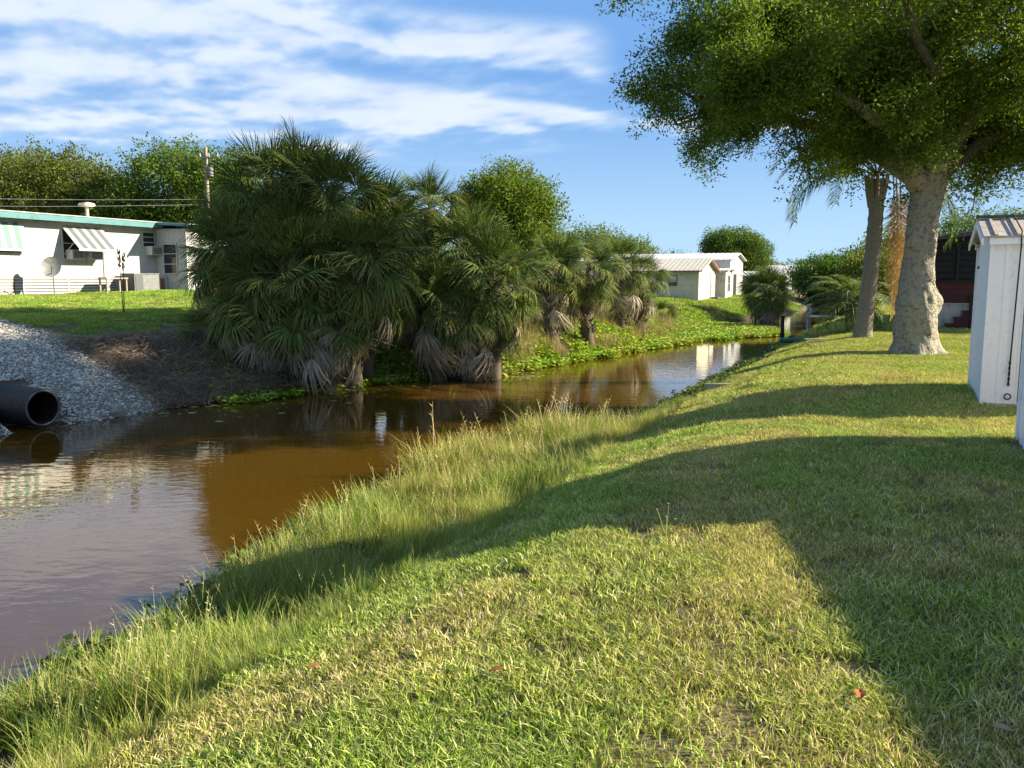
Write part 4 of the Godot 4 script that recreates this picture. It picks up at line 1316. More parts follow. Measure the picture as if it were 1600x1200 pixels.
func window_unit(t: Node, at: Vector3, bs: Basis, w: float, h: float, bars: int, frame: Material, called := "window") -> Node3D:
	# the opening looks along bs.z; frame 4 cm, pane set back
	var o := Node3D.new()
	o.name = called
	o.transform = Transform3D(bs, at)
	t.add_child(o, true)
	boxed("pane", Vector3(0, 0, 0.012), Vector3(w - 0.05, h - 0.05, 0.008), M.glass, o)
	boxed("frame", Vector3(0, h / 2.0 - 0.02, 0.022), Vector3(w, 0.04, 0.04), frame, o)
	boxed("frame", Vector3(0, -h / 2.0 + 0.02, 0.022), Vector3(w, 0.04, 0.04), frame, o)
	boxed("frame", Vector3(w / 2.0 - 0.02, 0, 0.022), Vector3(0.04, h - 0.082, 0.038), frame, o)
	boxed("frame", Vector3(-w / 2.0 + 0.02, 0, 0.022), Vector3(0.04, h - 0.082, 0.038), frame, o)
	for i in bars:
		boxed("glazing_bar", Vector3(0, -h / 2.0 + h * (i + 1.0) / (bars + 1.0), 0.02), Vector3(w - 0.084, 0.03, 0.026), frame, o)
	return o

func air_conditioner(label: String, at: Vector3, turn: float) -> void:
	# at: the middle of its back on the wall
	var t := thing("window_air_conditioner", label, "air conditioner", at, turn, "window air conditioners of the mobile home")
	boxed("housing", Vector3(0, 0, 0.19), Vector3(0.5, 0.34, 0.38), M.white, t)
	boxed("grille", Vector3(0, 0, 0.385), Vector3(0.4, 0.25, 0.012), M.grille, t)
	for k in 6:
		boxed("slat", Vector3(0, -0.1 + 0.04 * k, 0.394), Vector3(0.4, 0.008, 0.012), M.frame, t)

func awning(t: Node, at: Vector3, bs: Basis, w: float, drop: float, reach: float, stripes: Array, braces: bool) -> void:
	var o := Node3D.new()
	o.name = "awning"
	o.transform = Transform3D(bs, at)
	t.add_child(o, true)
	var n := stripes.size()
	for i in n:
		var b := MB.new()
		var x0 := -w / 2.0 + w * i / n
		b.span(Vector3(x0 + 0.001, -drop, reach), Vector3(w / n - 0.002, 0, 0), Vector3(0, drop, -reach), Vector3(0, reach, drop).normalized() * (0.012 + 0.012 * (i % 2)))
		part("slat", b.mesh(), M.white if stripes[i] == 0 else (M.mint if stripes[i] == 1 else M.grey_stripe), o)
	boxed("valance", Vector3(0, -drop - 0.04, reach + 0.005), Vector3(w, 0.08, 0.015), M.frame, o)
	if braces:
		for sg in [-1.0, 1.0]:
			var b := MB.new()
			b.tube([Vector3(sg * (w / 2.0 - 0.03), -drop * 0.72, reach * 0.7), Vector3(sg * (w / 2.0 - 0.05), -drop * 1.25, 0.02)], [0.012, 0.012], 5)
			part("brace", b.mesh(), M.frame, o)
			var q := MB.new()
			q.tri(Vector3(sg * (w / 2.0 - 0.01), 0, 0), Vector3(sg * (w / 2.0 - 0.01), -drop, reach), Vector3(sg * (w / 2.0 - 0.01), -0.02, 0.06))
			part("edge_trim", q.mesh(), M.frame, o)

func mobile_home() -> void:
	# its long wall runs along the canal at n = -27; local x is n, local -z is s
	var gy := 1.14
	var t := thing("mobile_home", "white ribbed mobile home with turquoise roof edge and striped awnings", "mobile home", W(24.2, -27.0, gy), TURN)
	var long := 14.0
	var eave := 2.52
	# long wall facing the canal: from far (-z) to near
	panel_wall(t, Vector3(0, 0.0, long), Vector3.FORWARD, long, 35, [eave, eave], 0.1, 0.01, M.white, "siding_panel")
	panel_wall(t, Vector3(0, 0, -4.5), Vector3.LEFT, 4.0, 8, [eave, eave], 0.1, 0.01, M.white, "siding_panel")
	panel_wall(t, Vector3(-4.0, 0, long), Vector3.RIGHT, 4.0, 8, [eave, eave], 0.1, 0.01, M.white, "siding_panel")
	boxed("far_wall", Vector3(-4.0, eave / 2.0, long / 2.0 - 2.25), Vector3(0.05, eave, long + 4.4), M.white, t)
	# the wing that stands forward at the end, its side in shade
	panel_wall(t, Vector3(-0.1, 0, 0.0), Vector3.RIGHT, 1.75, 4, [eave - 0.02, eave - 0.06], 0.1, 0.01, M.white, "siding_panel")
	panel_wall(t, Vector3(1.65, 0, 0), Vector3.FORWARD, 4.5, 9, [eave - 0.06, eave - 0.06], 0.1, 0.01, M.white, "siding_panel")
	boxed("wing_end", Vector3(0.8, eave / 2.0 - 0.04, -4.5), Vector3(1.6, eave - 0.1, 0.05), M.white, t)
	# roof with its turquoise fascia
	boxed("roof", Vector3(-1.9, eave + 0.17, long / 2.0 - 2.25), Vector3(4.7, 0.1, long + 4.9), M.white_roof, t)
	boxed("fascia", Vector3(0.43, eave + 0.085, long / 2.0 + 0.17), Vector3(0.05, 0.2, long + 0.3), M.teal, t)
	boxed("fascia_edge", Vector3(0.44, eave + 0.205, long / 2.0 + 0.17), Vector3(0.08, 0.03, long + 0.34), M.white, t)
	boxed("soffit", Vector3(0.2, eave + 0.02, long / 2.0 + 0.17), Vector3(0.4, 0.02, long + 0.2), M.white, t)
	var b := MB.new()
	b.span(Vector3(0.2, eave + 0.12, 0.3), Vector3(1.9, -0.12, 0), Vector3(0.006, 0.09, 0), Vector3(0, 0, 0.0) + Vector3(0, 0, 0.04))
	part("fascia", b.mesh(), M.teal, t)
	b = MB.new()
	b.span(Vector3(0.2, eave + 0.2, 0.3), Vector3(0, 0, -5.0), Vector3(0.002, 0.03, 0), Vector3(-0.0, 0, 0) + Vector3(1.9, -0.12, 0))
	part("wing_roof", b.mesh(), M.white_roof, t)
	# windows and awnings on the long wall; z is 24.2 - s
	var face := Basis(Vector3.FORWARD, Vector3.UP, Vector3.RIGHT)
	window_unit(t, Vector3(0.01, 1.78, 24.2 - 20.75), face, 1.35, 1.15, 1, M.frame)
	awning(t, Vector3(0.03, 2.36, 24.2 - 20.92), face, 1.66, 0.78, 0.85, [0, 2, 0, 2, 0, 2, 0, 2, 0], true)
	window_unit(t, Vector3(0.01, 1.85, 24.2 - 17.95), face, 1.2, 1.0, 1, M.frame)
	awning(t, Vector3(0.03, 2.38, 24.2 - 17.85), face, 1.62, 0.86, 0.22, [0, 1, 0, 1, 0, 1, 0, 1, 0], false)
	window_unit(t, Vector3(0.01, 2.05, 24.2 - 23.84), face, 0.62, 0.62, 2, M.frame)
	var side := Basis.IDENTITY
	window_unit(t, Vector3(0.8, 1.3, 0.012), side, 0.75, 1.2, 2, M.white, "jalousie_window")
	# lattice skirting: white rails over a dark sheet that paints the shade in the gaps
	for k in 6:
		for q in 3:
			boxed("skirting_slat", Vector3(0.045, 0.03 + 0.1 * k, 2.2 + 4.0 * q + 1.8), Vector3(0.025, 0.062, 3.95), M.white, t)
	boxed("gap_shade_sheet", Vector3(0.026, 0.29, 8.0), Vector3(0.01, 0.58, 12.0), M.grille, t)
	for q in 7:
		boxed("skirting_post", Vector3(0.062, 0.29, 2.3 + 1.7 * q), Vector3(0.01, 0.58, 0.05), M.white, t)
	b = MB.new()
	b.tube([Vector3(0.04, 2.5, 24.2 - 21.75), Vector3(0.04, 0.6, 24.2 - 21.75)], [0.02, 0.02], 6)
	part("downpipe", b.mesh(), M.frame, t)
	var vent := thing("roof_vent", "pale mushroom vent standing on the mobile home roof", "vent", W(21.9, -27.9, gy + eave + 0.22))
	b = MB.new()
	b.tube([Vector3.ZERO, Vector3(0, 0.52, 0)], [0.06, 0.06], 10)
	part("stem", b.mesh(), M.cream, vent)
	b = MB.new()
	b.tube([Vector3(0, 0.48, 0), Vector3(0, 0.52, 0), Vector3(0, 0.6, 0), Vector3(0, 0.64, 0)], [0.2, 0.3, 0.27, 0.08], 16)
	part("cap", b.mesh(), M.cream, vent)
	air_conditioner("white window air conditioner below the grey striped awning", W(20.45, -27.0, gy + 1.38), TURN + PI / 2)
	air_conditioner("second box of the pair below the grey striped awning, behind the brace", W(21.2, -27.0, gy + 1.38), TURN + PI / 2)
	air_conditioner("white window air conditioner in the small window near the shaded wing", W(23.92, -27.0, gy + 1.62), TURN + PI / 2)
	# the split unit on the ground
	var cu := thing("condenser_unit", "grey outdoor condenser box standing at the mobile home wall", "air conditioner", W(22.9, -26.45, height(22.9, -26.45)), TURN + PI / 2)
	boxed("housing", Vector3(0, 0.33, 0), Vector3(1.15, 0.66, 0.7), M.metal_grey, cu)
	boxed("coil_side", Vector3(-0.58, 0.33, 0), Vector3(0.02, 0.58, 0.6), M.grille, cu)
	boxed("fan_panel", Vector3(-0.36, 0.33, 0.355), Vector3(0.34, 0.58, 0.02), M.grille, cu)
	boxed("top_lip", Vector3(0, 0.67, 0), Vector3(1.2, 0.03, 0.75), M.metal_grey, cu)
	var rb := thing("rusty_box", "small rust streaked cabinet beside the condenser box", "box", W(23.95, -26.6, height(23.95, -26.6)), TURN + PI / 2)
	boxed("cabinet", Vector3(0, 0.28, 0), Vector3(0.42, 0.56, 0.4), M.white, rb)
	boxed("rust_panel", Vector3(-0.05, 0.26, 0.205), Vector3(0.2, 0.48, 0.012), M.rust, rb)
	boxed("lid", Vector3(0, 0.57, 0), Vector3(0.46, 0.03, 0.44), M.frame, rb)
	var tb := thing("clutter_table", "low weathered table with odds and ends at the skirting", "table", W(21.55, -26.3, height(21.55, -26.3)), TURN + PI / 2)
	boxed("table_top", Vector3(0, 0.52, 0), Vector3(0.95, 0.05, 0.45), M.wood, tb)
	for q in [[-0.42, -0.18], [0.42, -0.18], [-0.42, 0.18], [0.42, 0.18]]:
		boxed("leg", Vector3(q[0], 0.25, q[1]), Vector3(0.05, 0.5, 0.05), M.wood, tb)
	# satellite dish on its pole
	var sd := thing("satellite_dish", "grey satellite dish on a thin pole before the skirting", "satellite dish", W(18.95, -26.0, height(18.95, -26.0)), TURN)
	b = MB.new()
	b.tube([Vector3.ZERO, Vector3(0, 1.0, 0)], [0.022, 0.022], 8)
	part("pole", b.mesh(), M.metal_grey, sd)
	var dish := SurfaceTool.new()
	dish.begin(Mesh.PRIMITIVE_TRIANGLES)
	for i in 7:
		for j in 24:
			var q := i / 6.0
			dish.add_vertex(Vector3(cos(TAU * j / 24) * q * 0.3, sin(TAU * j / 24) * q * 0.36, q * q * 0.09))
	for i in 6:
		for j in 24:
			var a := i * 24 + j
			var e := i * 24 + (j + 1) % 24
			for k in [a, e, e + 24, a, e + 24, a + 24]: dish.add_index(k)
	dish.generate_normals()
	part("dish", dish.commit(), M.metal_grey, sd, Transform3D(Basis(Vector3.UP, 0.9).rotated(Vector3.RIGHT, -0.4), Vector3(0.0, 1.0, 0.06)))
	b = MB.new()
	b.tube([Vector3(0.02, 0.8, 0.05), Vector3(0.35, 0.85, 0.3), Vector3(0.5, 1.05, 0.4)], [0.015, 0.015, 0.02], 6)
	part("feed_arm", b.mesh(), M.metal_grey, sd)

func cabin() -> void:
	# cream cabin with a tan metal roof, its gable with the door towards the canal
	var s0 := 59.1
	var n0 := -12.95
	var gy := 0.14
	var t := thing("cabin", "cream lap sided cabin with tan metal roof and white door", "cabin", W(s0, n0, gy), TURN)
	var ls := 6.0
	var ln := 5.4
	var eave := 2.15
	var ridge := 3.0
	for wl in 2:
		var b := MB.new()
		var rows := 12
		for i in rows:
			var y0 := eave * i / rows
			var y1 := eave * (i + 1) / rows
			if wl == 0: b.span(Vector3(-ln, y0, -0.02), Vector3(ln, 0, 0), Vector3(0, y1 - y0, -0.015), Vector3(0, 0, 0.03))
			else: b.span(Vector3(-0.02, y0, 0), Vector3(0, 0, -ls), Vector3(-0.015, y1 - y0, 0), Vector3(0.03, 0, 0))
		part("lap_siding", b.mesh(), M.cream, t)
	var b := MB.new()
	b.tri(Vector3(0.005, eave, 0), Vector3(0.005, eave, -ls), Vector3(0.005, ridge, -ls / 2))
	b.tri(Vector3(-ln, eave, -ls), Vector3(-ln, eave, 0), Vector3(-ln, ridge, -ls / 2))
	part("gable", b.mesh(), M.cream, t)
	boxed("wall", Vector3(-ln, eave / 2, -ls / 2), Vector3(0.06, eave, ls), M.cream, t)
	boxed("wall", Vector3(-ln / 2, eave / 2, -ls), Vector3(ln, eave, 0.06), M.cream, t)
	var over := 0.3
	var up := Vector3(0, ridge - eave, -ls / 2) * 1.1
	roof_slope(t, Vector3(-ln - over, eave - 0.06, 0.3), Vector3.RIGHT, ln + over * 2, up, 6, 0.3, M.tan_roof)
	roof_slope(t, Vector3(-ln - over, eave - 0.06, -ls - 0.3), Vector3.RIGHT, ln + over * 2, Vector3(up.x, up.y, -up.z), 6, 0.3, M.tan_roof)
	for k in 2:
		var q := MB.new()
		if k == 0: q.span(Vector3(over, eave - 0.16, 0.3), Vector3(0.05, 0, 0), Vector3(0, 0.15, 0), up)
		else: q.span(Vector3(over, eave - 0.16, -ls - 0.3), Vector3(0.05, 0, 0), Vector3(up.x, up.y, -up.z), Vector3(0, 0.15, 0))
		part("rake_trim", q.mesh(), M.cream if k == 0 else M.rust, t)
	boxed("eave_trim", Vector3(-ln / 2, eave - 0.1, 0.33), Vector3(ln + over * 2, 0.07, 0.04), M.rust, t)
	var d := Node3D.new()
	d.name = "door"
	t.add_child(d)
	boxed("leaf", Vector3(0.03, 0.98, -4.75), Vector3(0.05, 1.95, 0.9), M.white, d)
	boxed("trim", Vector3(0.03, 0.99, -4.25), Vector3(0.07, 2.0, 0.09), M.white, d)
	boxed("trim", Vector3(0.03, 0.99, -5.25), Vector3(0.07, 2.0, 0.09), M.white, d)
	boxed("trim", Vector3(0.03, 2.03, -4.75), Vector3(0.07, 0.09, 1.1), M.white, d)
	boxed("handle", Vector3(0.07, 0.95, -4.4), Vector3(0.05, 0.06, 0.1), M.grille, d)
	boxed("corner_board", Vector3(0.012, eave / 2, 0.012), Vector3(0.1, eave - 0.02, 0.1), M.cream, t)
	var w := window_unit(t, Vector3(-1.8, 1.42, 0.03), Basis.IDENTITY, 0.6, 0.78, 1, M.grille)
	boxed("blind", Vector3(0, 0.12, 0.018), Vector3(0.5, 0.46, 0.006), M.white, w)
	boxed("step", Vector3(0.35, 0.08, -4.75), Vector3(0.5, 0.16, 1.2), M.grille, t)

func plain_house(label: String, s0: float, n0: float, gy: float, ls: float, ln: float, eave: float, ridge: float, m: Material, roof: Material, openings: Array) -> Node3D:
	# gable towards +n; openings on the gable: [z, y, w, h, kind]
	var t := thing("white_house", label, "house", W(s0, n0, gy), TURN, "white houses beyond the cabin")
	panel_wall(t, Vector3(-ln, 0, 0), Vector3.RIGHT, ln, 5, [eave, eave], 0.2, 0.01, m)
	panel_wall(t, Vector3(0, 0, 0), Vector3.FORWARD, ls, 4, [eave, ridge, eave], 0.2, 0.01, m)
	boxed("wall", Vector3(-ln, eave / 2, -ls / 2), Vector3(0.06, eave, ls), m, t)
	boxed("wall", Vector3(-ln / 2, eave / 2, -ls), Vector3(ln, eave, 0.06), m, t)
	var up := Vector3(0, ridge - eave, -ls / 2) * 1.08
	roof_slope(t, Vector3(-ln - 0.2, eave - 0.03, 0.22), Vector3.RIGHT, ln + 0.5, up, 5, 0.4, roof, 0.06)
	roof_slope(t, Vector3(-ln - 0.2, eave - 0.03, -ls - 0.22), Vector3.RIGHT, ln + 0.5, Vector3(0, up.y, -up.z), 5, 0.4, roof, 0.06)
	for o in openings:
		if o[4] == "window":
			var w := window_unit(t, Vector3(0.012, o[1], o[0]), Basis(Vector3.FORWARD, Vector3.UP, Vector3.RIGHT), o[2], o[3], 1, M.white)
			boxed("mullion", Vector3(0, 0, 0.02), Vector3(0.04, o[3] - 0.09, 0.02), M.white, w)
		else:
			boxed("doorway", Vector3(0.02, o[1], o[0]), Vector3(0.05, o[3], o[2]), M.dark, t)
	return t

func houses() -> void:
	plain_house("tall white house with white roof behind the cream cabin", 68.8, -12.5, 0.05, 6.0, 14.0, 3.15, 3.72, M.white, M.white_roof, [[-2.2, 1.0, 1.2, 2.0, "door"]])
	plain_house("low white addition with a paned window between cabin and tall house", 65.9, -12.3, 0.1, 2.7, 3.2, 2.2, 2.35, M.white, M.white_roof, [[-1.35, 1.2, 0.8, 1.3, "window"]])
	plain_house("small white house half hidden behind the lone round palm", 98.0, -11.6, 0.1, 6.0, 5.0, 1.9, 2.4, M.white, M.white_roof, [[-2.0, 1.0, 0.8, 0.8, "window"]])
	plain_house("pinkish white gabled house beyond the lone round palm", 112.0, -10.0, 0.15, 8.0, 8.0, 2.3, 3.3, M.white, M.white_roof, [[-3.0, 1.2, 1.2, 1.0, "window"], [-5.5, 1.0, 1.0, 2.0, "door"]])
	# white landing stage seen under the low feather palm
	var t := thing("landing_stage", "white landing stage with railing under the low feather palm", "dock", W(56.0, -3.6, -0.75), TURN)
	for k in 8: boxed("deck_board", Vector3(-0.6, 0.0, -0.3 * k), Vector3(2.2, 0.05, 0.28), M.white, t)
	for k in 4: boxed("post", Vector3(-1.6, -0.1, -0.75 * k), Vector3(0.1, 1.8, 0.1), M.white, t)
	boxed("rail", Vector3(-1.6, 0.72, -1.1), Vector3(0.06, 0.08, 2.4), M.white, t)
	boxed("rail", Vector3(-1.6, 0.35, -1.1), Vector3(0.06, 0.08, 2.4), M.white, t)

func porch_house() -> void:
	# dark screened porch with maroon boards over white skirting; local x is n, -z is s
	var gy := height(31.0, 1.6) - 0.06
	var t := thing("porch_house", "dark screened porch house with maroon boards and white skirting", "house", W(31.0, 0.8, gy), TURN)
	t.scale = Vector3.ONE * 1.08
	var wide := 7.0
	var deep := 9.0
	panel_wall(t, Vector3(0.06, 0, 0), Vector3.RIGHT, wide, 14, [0.82, 0.82], 0.25, 0.012, M.white, "skirting_panel")
	panel_wall(t, Vector3(0.06, 0, -deep), Vector3.BACK, deep, 18, [0.82, 0.82], 0.25, 0.012, M.white, "skirting_panel")
	boxed("skirting_cap", Vector3(wide / 2 + 0.03, 0.835, 0.01), Vector3(wide + 0.06, 0.035, 0.06), M.white, t)
	for k in 3:
		boxed("maroon_board", Vector3(wide / 2 + 0.06, 0.96 + 0.215 * k, 0.0), Vector3(wide, 0.205, 0.04), M.maroon, t)
		boxed("maroon_board", Vector3(0.05, 0.96 + 0.215 * k, -deep / 2), Vector3(0.04, 0.205, deep), M.maroon, t)
	boxed("sill", Vector3(wide / 2 + 0.06, 1.515, 0.02), Vector3(wide, 0.05, 0.09), M.porch_wood, t)
	for k in 9:
		var x := 0.1 + 0.76 * k
		boxed("post", Vector3(x, 2.1, 0.0), Vector3(0.07, 1.14, 0.07), M.porch_wood, t)
	for k in 8:
		var x := 0.48 + 0.76 * k
		var lv := Node3D.new()
		lv.name = "louvre_window"
		t.add_child(lv, true)
		boxed("screen", Vector3(x, 2.1, -0.06), Vector3(0.68, 1.12, 0.01), M.dark, lv)
		for q in 6:
			var b := MB.new()
			b.span(Vector3(x - 0.33, 1.6 + 0.18 * q, -0.02), Vector3(0.66, 0, 0), Vector3(0, 0.02, -0.02), Vector3(0, 0.016, 0.016))
			part("louvre", b.mesh(), M.glass, lv)
	for k in 11:
		boxed("post", Vector3(0.1, 2.1, -0.85 * k - 0.3), Vector3(0.06, 1.14, 0.06), M.porch_wood, t)
	boxed("side_screen", Vector3(0.14, 2.1, -deep / 2), Vector3(0.01, 1.12, deep - 0.1), M.dark, t)
	boxed("back_wall", Vector3(wide / 2, 1.4, -deep), Vector3(wide, 2.8, 0.06), M.porch_wood, t)
	boxed("side_wall", Vector3(wide + 0.1, 1.5, -deep / 2), Vector3(0.06, 3.0, deep), M.porch_wood, t)
	boxed("floor", Vector3(wide / 2 + 0.06, 0.78, -deep / 2), Vector3(wide - 0.1, 0.06, deep - 0.1), M.porch_wood, t)
	# roof: low slope rising away from the canal
	var b := MB.new()
	b.span(Vector3(-0.12, 2.72, 0.28), Vector3(wide + 0.5, 0.95, 0), Vector3(0, 0.09, 0), Vector3(0, 0, 0)  + Vector3(0, 0, 0.02))
	part("fascia", b.mesh(), M.fascia_brown, t)
	roof_slope(t, Vector3(-0.16, 2.815, 0.33), Vector3.FORWARD, deep + 0.6, Vector3(wide + 0.5, 0.95, 0), 6, 0.4, M.metal_grey)
	b = MB.new()
	b.span(Vector3(0.06, 2.66, 0.02), Vector3(wide, 0, 0), Vector3(0, 0.04, 0), Vector3(0, 0, 0.03))
	for k in 9:
		var x := 0.06 + wide * k / 9.0
		b.quad(Vector3(x, 2.68, 0.0), Vector3(x + wide / 9.0, 2.68, 0.0), Vector3(x + wide / 9.0, 2.71 + 0.124 * (x + wide / 9.0), 0.0), Vector3(x, 2.71 + 0.124 * x, 0.0))
	part("gable_boarding", b.mesh(), M.porch_wood, t)
	boxed("lamp_box", Vector3(-0.02, 2.42, 0.05), Vector3(0.08, 0.16, 0.1), M.white, t)
	# maroon steps going up along the wall
	var st := thing("porch_steps", "maroon wooden steps against the white skirting of the porch", "steps", W(30.55, 1.56, height(30.55, 1.7) - 0.04), TURN)
	st.scale = Vector3.ONE * 1.08
	for k in 3:
		boxed("riser", Vector3(0.24 + 0.11 * k, 0.1 + 0.2 * k, 0), Vector3(0.62 - 0.22 * k, 0.195, 0.75), M.maroon, st)
		boxed("tread", Vector3(0.22 + 0.11 * k, 0.205 + 0.2 * k, 0), Vector3(0.66 - 0.22 * k, 0.03, 0.8), M.maroon, st)
	boxed("rail_post", Vector3(0.56, 0.55, 0.42), Vector3(0.07, 1.1, 0.07), M.porch_wood, st)
	boxed("rail_post", Vector3(0.56, 0.55, -0.3), Vector3(0.07, 1.1, 0.07), M.porch_wood, st)

func neighbour_home() -> void:
	# stands beside the camera, out of the picture; its shade falls over the lawn in the corner
	var t := thing("neighbour_mobile_home", "white mobile home beside the viewer shading the lawn's corner", "mobile home", Vector3(6.75, 0, -0.2), -0.07)
	panel_wall(t, Vector3(0, 0, -5.6), Vector3.BACK, 13.0, 26, [2.55, 2.55], 0.2, 0.012, M.white, "siding_panel")
	panel_wall(t, Vector3(4.2, 0, -5.6), Vector3.LEFT, 4.2, 9, [2.55, 2.55], 0.2, 0.012, M.white, "siding_panel")
	panel_wall(t, Vector3(0, 0, 7.4), Vector3.RIGHT, 4.2, 9, [2.55, 2.55], 0.2, 0.012, M.white, "siding_panel")
	boxed("far_wall", Vector3(4.2, 1.28, 0.9), Vector3(0.05, 2.55, 13.0), M.white, t)
	boxed("roof", Vector3(2.1, 2.64, 0.9), Vector3(4.7, 0.16, 13.4), M.white_roof, t)

# ---------------------------------------------------------------- poles and small things
func utilities() -> void:
	var gy := ground_at(-21.0, -58.0)
	var t := thing("utility_pole", "wooden utility pole with a crossarm behind the big palms", "pole", Vector3(-21.0, gy, -58.0))
	var b := MB.new()
	b.tube([Vector3.ZERO, Vector3(0, 10.6 - gy, 0)], [0.16, 0.11], 10)
	part("shaft", b.mesh(), M.pole, t)
	boxed("crossarm", Vector3(0.25, 9.9 - gy, 0.12), Vector3(1.4, 0.12, 0.1), M.pole, t)
	for k in 3:
		b = MB.new()
		b.tube([Vector3(-0.35 + 0.6 * k, 9.96 - gy, 0.12), Vector3(-0.35 + 0.6 * k, 10.2 - gy, 0.12)], [0.05, 0.03], 8)
		part("insulator", b.mesh(), M.frame, t)
	b = MB.new()
	b.tube([Vector3(0.3, 8.6 - gy, 0.1), Vector3(0.3, 9.35 - gy, 0.1)], [0.2, 0.2], 12)
	part("transformer", b.mesh(), M.metal_grey, t)
	var wires := [[Vector3(-0.05, 7.1, 0), Vector3(-34.5, 7.95, 5.0), "upper of the two cables crossing before the trees"], [Vector3(-0.05, 6.75, 0), Vector3(-34.5, 7.25, 5.0), "lower of the two cables crossing before the trees"], [Vector3(-0.3, 10.1, 0.1), Vector3(-26.0, 12.1, -26.0), "highest thin power line running to the utility pole's crossarm"]]
	for w in wires:
		var o := thing("power_line", w[2], "cable", Vector3(-21.0, 0, -58.0))
		var pts := []
		var rad := []
		for i in 15:
			var q := i / 14.0
			pts.append((w[0] as Vector3).lerp(w[1], q) - Vector3(0, sin(q * PI) * 0.5, 0))
			rad.append(0.02)
		b = MB.new()
		b.tube(pts, rad, 5, Color.WHITE, Color.WHITE, false)
		part("cable", b.mesh(), M.wire, o)

func log_mesh(length: float, r0: float, sides: int) -> ArrayMesh:
	var b := MB.new()
	b.tube([Vector3(0, 0, 0), Vector3(0.01, 0, 0), Vector3(length * 0.5, 0.01, 0), Vector3(length - 0.01, 0, 0), Vector3(length, 0, 0)], [r0 * 0.9, r0, r0, r0, r0 * 0.9], sides)
	return b.mesh()

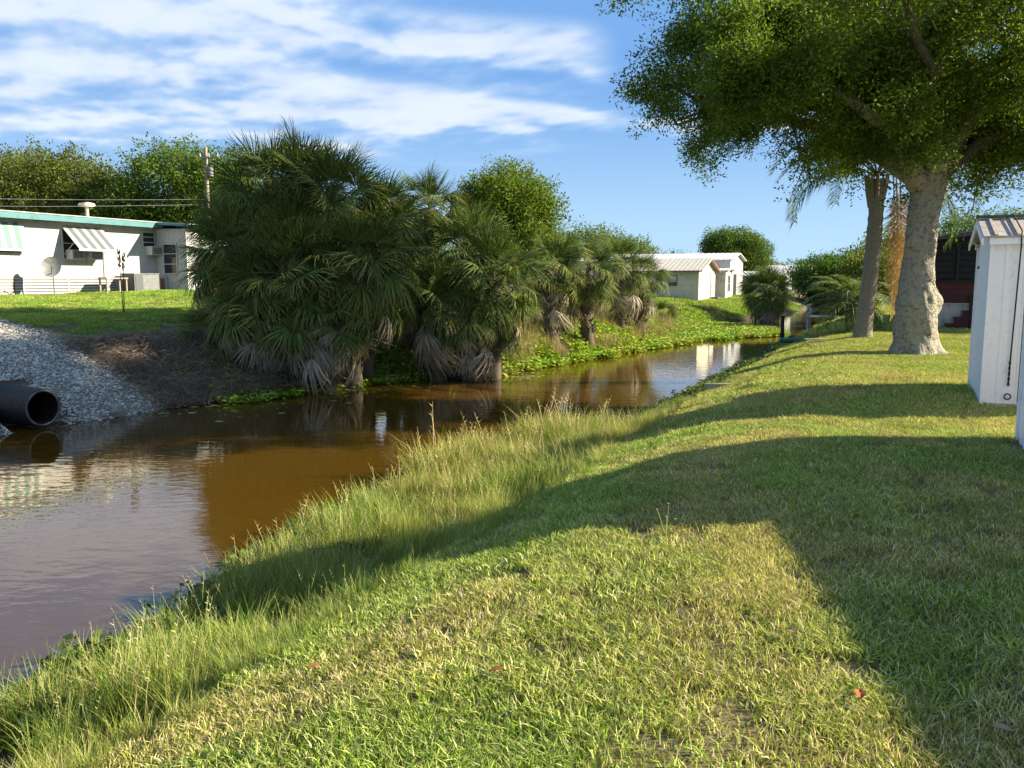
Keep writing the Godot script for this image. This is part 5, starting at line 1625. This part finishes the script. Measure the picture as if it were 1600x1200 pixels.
func small_things() -> void:
	# weathered beam sticking out over the water
	var p := Vector3(3.74, -0.4, -15.75)
	var t := thing("wooden_beam", "weathered pale beam sticking out of the bank over the water", "beam", p, 0.0)
	boxed("beam", Vector3(0.55, 0, 0), Vector3(1.1, 0.1, 0.14), M.wood, t)
	boxed("prop", Vector3(0.25, -0.35, 0), Vector3(0.08, 0.6, 0.08), M.dark_wood, t)
	# green drain hose
	t = thing("green_pipe", "green plastic pipe lying over the bank edge by the post", "pipe", Vector3(8.98, -0.4, -27.6), -0.08)
	var b := MB.new()
	part("pipe", log_mesh(1.7, 0.085, 14), M.green_pipe, t)
	boxed("stake", Vector3(0.5, -0.25, 0.0), Vector3(0.06, 0.5, 0.06), M.dark_wood, t)
	# mooring post
	t = thing("mooring_post", "dark wooden post standing in the water behind the green pipe", "post", W(35.5, -4.25, -1.9), 0.3)
	b = MB.new()
	b.tube([Vector3.ZERO, Vector3(0, 2.05, 0)], [0.085, 0.075], 10)
	part("post", b.mesh(), M.dark_wood, t)
	b = MB.new()
	b.tube([Vector3(0, 1.2, 0), Vector3(0, 1.34, 0)], [0.1, 0.1], 10)
	part("collar", b.mesh(), M.dark_wood, t)
	# a second beam at the foot of the slender palm
	t = thing("fallen_board", "grey board lying at the foot of the slender palm", "board", on_ground(25.3, -1.9, 0.05), 0.1)
	boxed("board", Vector3.ZERO, Vector3(1.1, 0.04, 0.16), M.wood, t)
	# dead stalks
	var r := rngs(33)
	var sp := on_ground(16.5, -19.8)
	t = thing("dead_stalks", "two tall brown dead seed stalks at the lawn edge by the stone bank", "weed", sp)
	for k in 2:
		b = MB.new()
		var x := -0.04 + 0.14 * k
		var hgt := 1.75 - 0.12 * k
		b.tube([Vector3(0.02 * k, 0, 0), Vector3(x * 0.5, 0.8, 0), Vector3(x, hgt, 0)], [0.014, 0.012, 0.005], 5, Color(0.1, 0.07, 0.045))
		for i in 60:
			var q := r.randf_range(0.72, 1.0)
			var a := r.randf() * TAU
			var c := Vector3(x * q, hgt * q, 0)
			b.tri(c, c + Vector3(cos(a) * 0.05, 0.05, sin(a) * 0.05), c + Vector3(cos(a + 0.5) * 0.04, 0.09, sin(a + 0.5) * 0.04), Color(0.1, 0.065, 0.045))
		part("stalk", b.mesh(), M.twig, t)
	# flowering weed on the lawn
	t = thing("lawn_weed", "thin lawn weed with tiny pale flower heads at the shade's edge", "weed", on_ground(5.1, -1.28))
	for k in 4:
		b = MB.new()
		var a := k * 1.7
		var e := Vector3(cos(a) * 0.06, 0.13 + 0.03 * k, sin(a) * 0.05)
		b.tube([Vector3.ZERO, e * 0.5 + Vector3(0, 0.01, 0), e], [0.003, 0.0025, 0.002], 4, Color(0.2, 0.22, 0.08))
		for i in 7:
			var q := TAU * i / 7
			b.tri(e, e + Vector3(cos(q), 0.3, sin(q)) * 0.008, e + Vector3(cos(q + 0.6), 0.3, sin(q + 0.6)) * 0.008, Color(0.4, 0.37, 0.22))
		part("flower_stem", b.mesh(), M.twig, t)
	# fallen leaves on the lawn
	var leaves := [[Vector2(-0.1, -3.35), "orange brown fallen leaf in the middle of the sunny lawn", Color(0.16, 0.06, 0.025)], [Vector2(1.34, -2.98), "bright orange fallen leaf at the edge of the shaded corner", Color(0.3, 0.08, 0.03)], [Vector2(1.78, -2.74), "pale tan fallen leaf in the shaded corner", Color(0.26, 0.2, 0.12)], [Vector2(-0.95, -3.9), "reddish fallen leaf near the tall grass", Color(0.16, 0.06, 0.03)], [Vector2(1.25, -3.6), "dry brown fallen leaf beside the shade line", Color(0.25, 0.17, 0.08)]]
	for k in leaves.size():
		var q: Vector2 = leaves[k][0]
		t = thing("fallen_leaf", leaves[k][1], "leaf", Vector3(q.x, ground_at(q.x, q.y) + 0.055, q.y), k * 1.3, "fallen leaves on the lawn")
		b = MB.new()
		var c: Color = leaves[k][2]
		var ln := 0.075
		for i in 5:
			var u0 := i / 5.0
			var u1 := (i + 1) / 5.0
			var w0 := sin(u0 * PI) * 0.022
			var w1 := sin(u1 * PI) * 0.022
			var y0 := 0.012 * sin(u0 * 3.0)
			var y1 := 0.012 * sin(u1 * 3.0)
			b.quad(Vector3(u0 * ln, y0, 0), Vector3(u1 * ln, y1, 0), Vector3(u1 * ln, y1 + 0.008, -w1), Vector3(u0 * ln, y0 + 0.008, -w0), c)
			b.quad(Vector3(u0 * ln, y0 + 0.008, w0), Vector3(u1 * ln, y1 + 0.008, w1), Vector3(u1 * ln, y1, 0), Vector3(u0 * ln, y0, 0), c)
		part("leaf_blade", b.mesh(), M.twig, t)

# ---------------------------------------------------------------- the scene
func _ready() -> void:
	var cam := Camera3D.new()
	cam.name = "camera"
	cam.position = EYE
	cam.rotation.x = -PITCH
	cam.fov = 50.0
	cam.near = 0.1
	cam.far = 2000.0
	cam.current = true
	add_child(cam)
	var env := Environment.new()
	env.background_mode = Environment.BG_SKY
	env.sky = Sky.new()
	var pano := PanoramaSkyMaterial.new()
	pano.panorama = sky_panorama()
	pano.energy_multiplier = 0.42
	env.sky.sky_material = pano
	env.tonemap_mode = Environment.TONE_MAPPER_LINEAR
	env.tonemap_exposure = 3.1
	env.sdfgi_enabled = true
	env.ssao_enabled = true
	env.ssil_enabled = true
	var we := WorldEnvironment.new()
	we.name = "world"
	we.environment = env
	add_child(we)
	var sun := DirectionalLight3D.new()
	sun.name = "sun"
	sun.light_color = Color(1.0, 0.94, 0.83)
	sun.light_energy = 1.6
	sun.light_angular_distance = 0.5
	sun.shadow_enabled = true
	add_child(sun)
	# low in the afternoon, from the side of the sheds
	sun.look_at_from_position(Vector3(100.0, 51.5, -3.0), Vector3.ZERO)
	nz.seed = 3
	nz.frequency = 0.05
	nz.fractal_octaves = 3
	nz2.seed = 19
	nz2.frequency = 0.05
	nz2.fractal_octaves = 2
	materials()
	ground()
	mobile_home()
	cabin()
	houses()
	porch_house()
	metal_shed("white metal shed with a black tie-down chain, before the porch house", 12.42, 1.08, 2.05, 2.4, 2.2, 2.46, true)
	metal_shed("white metal shed whose corner alone shows at the picture's edge", 7.55, 1.2, 2.2, 2.0, 2.45, 2.95, false)
	neighbour_home()
	trees()
	palms()
	stones()
	drain_pipe()
	utilities()
	small_things()
	lawn()
	bank_growth()
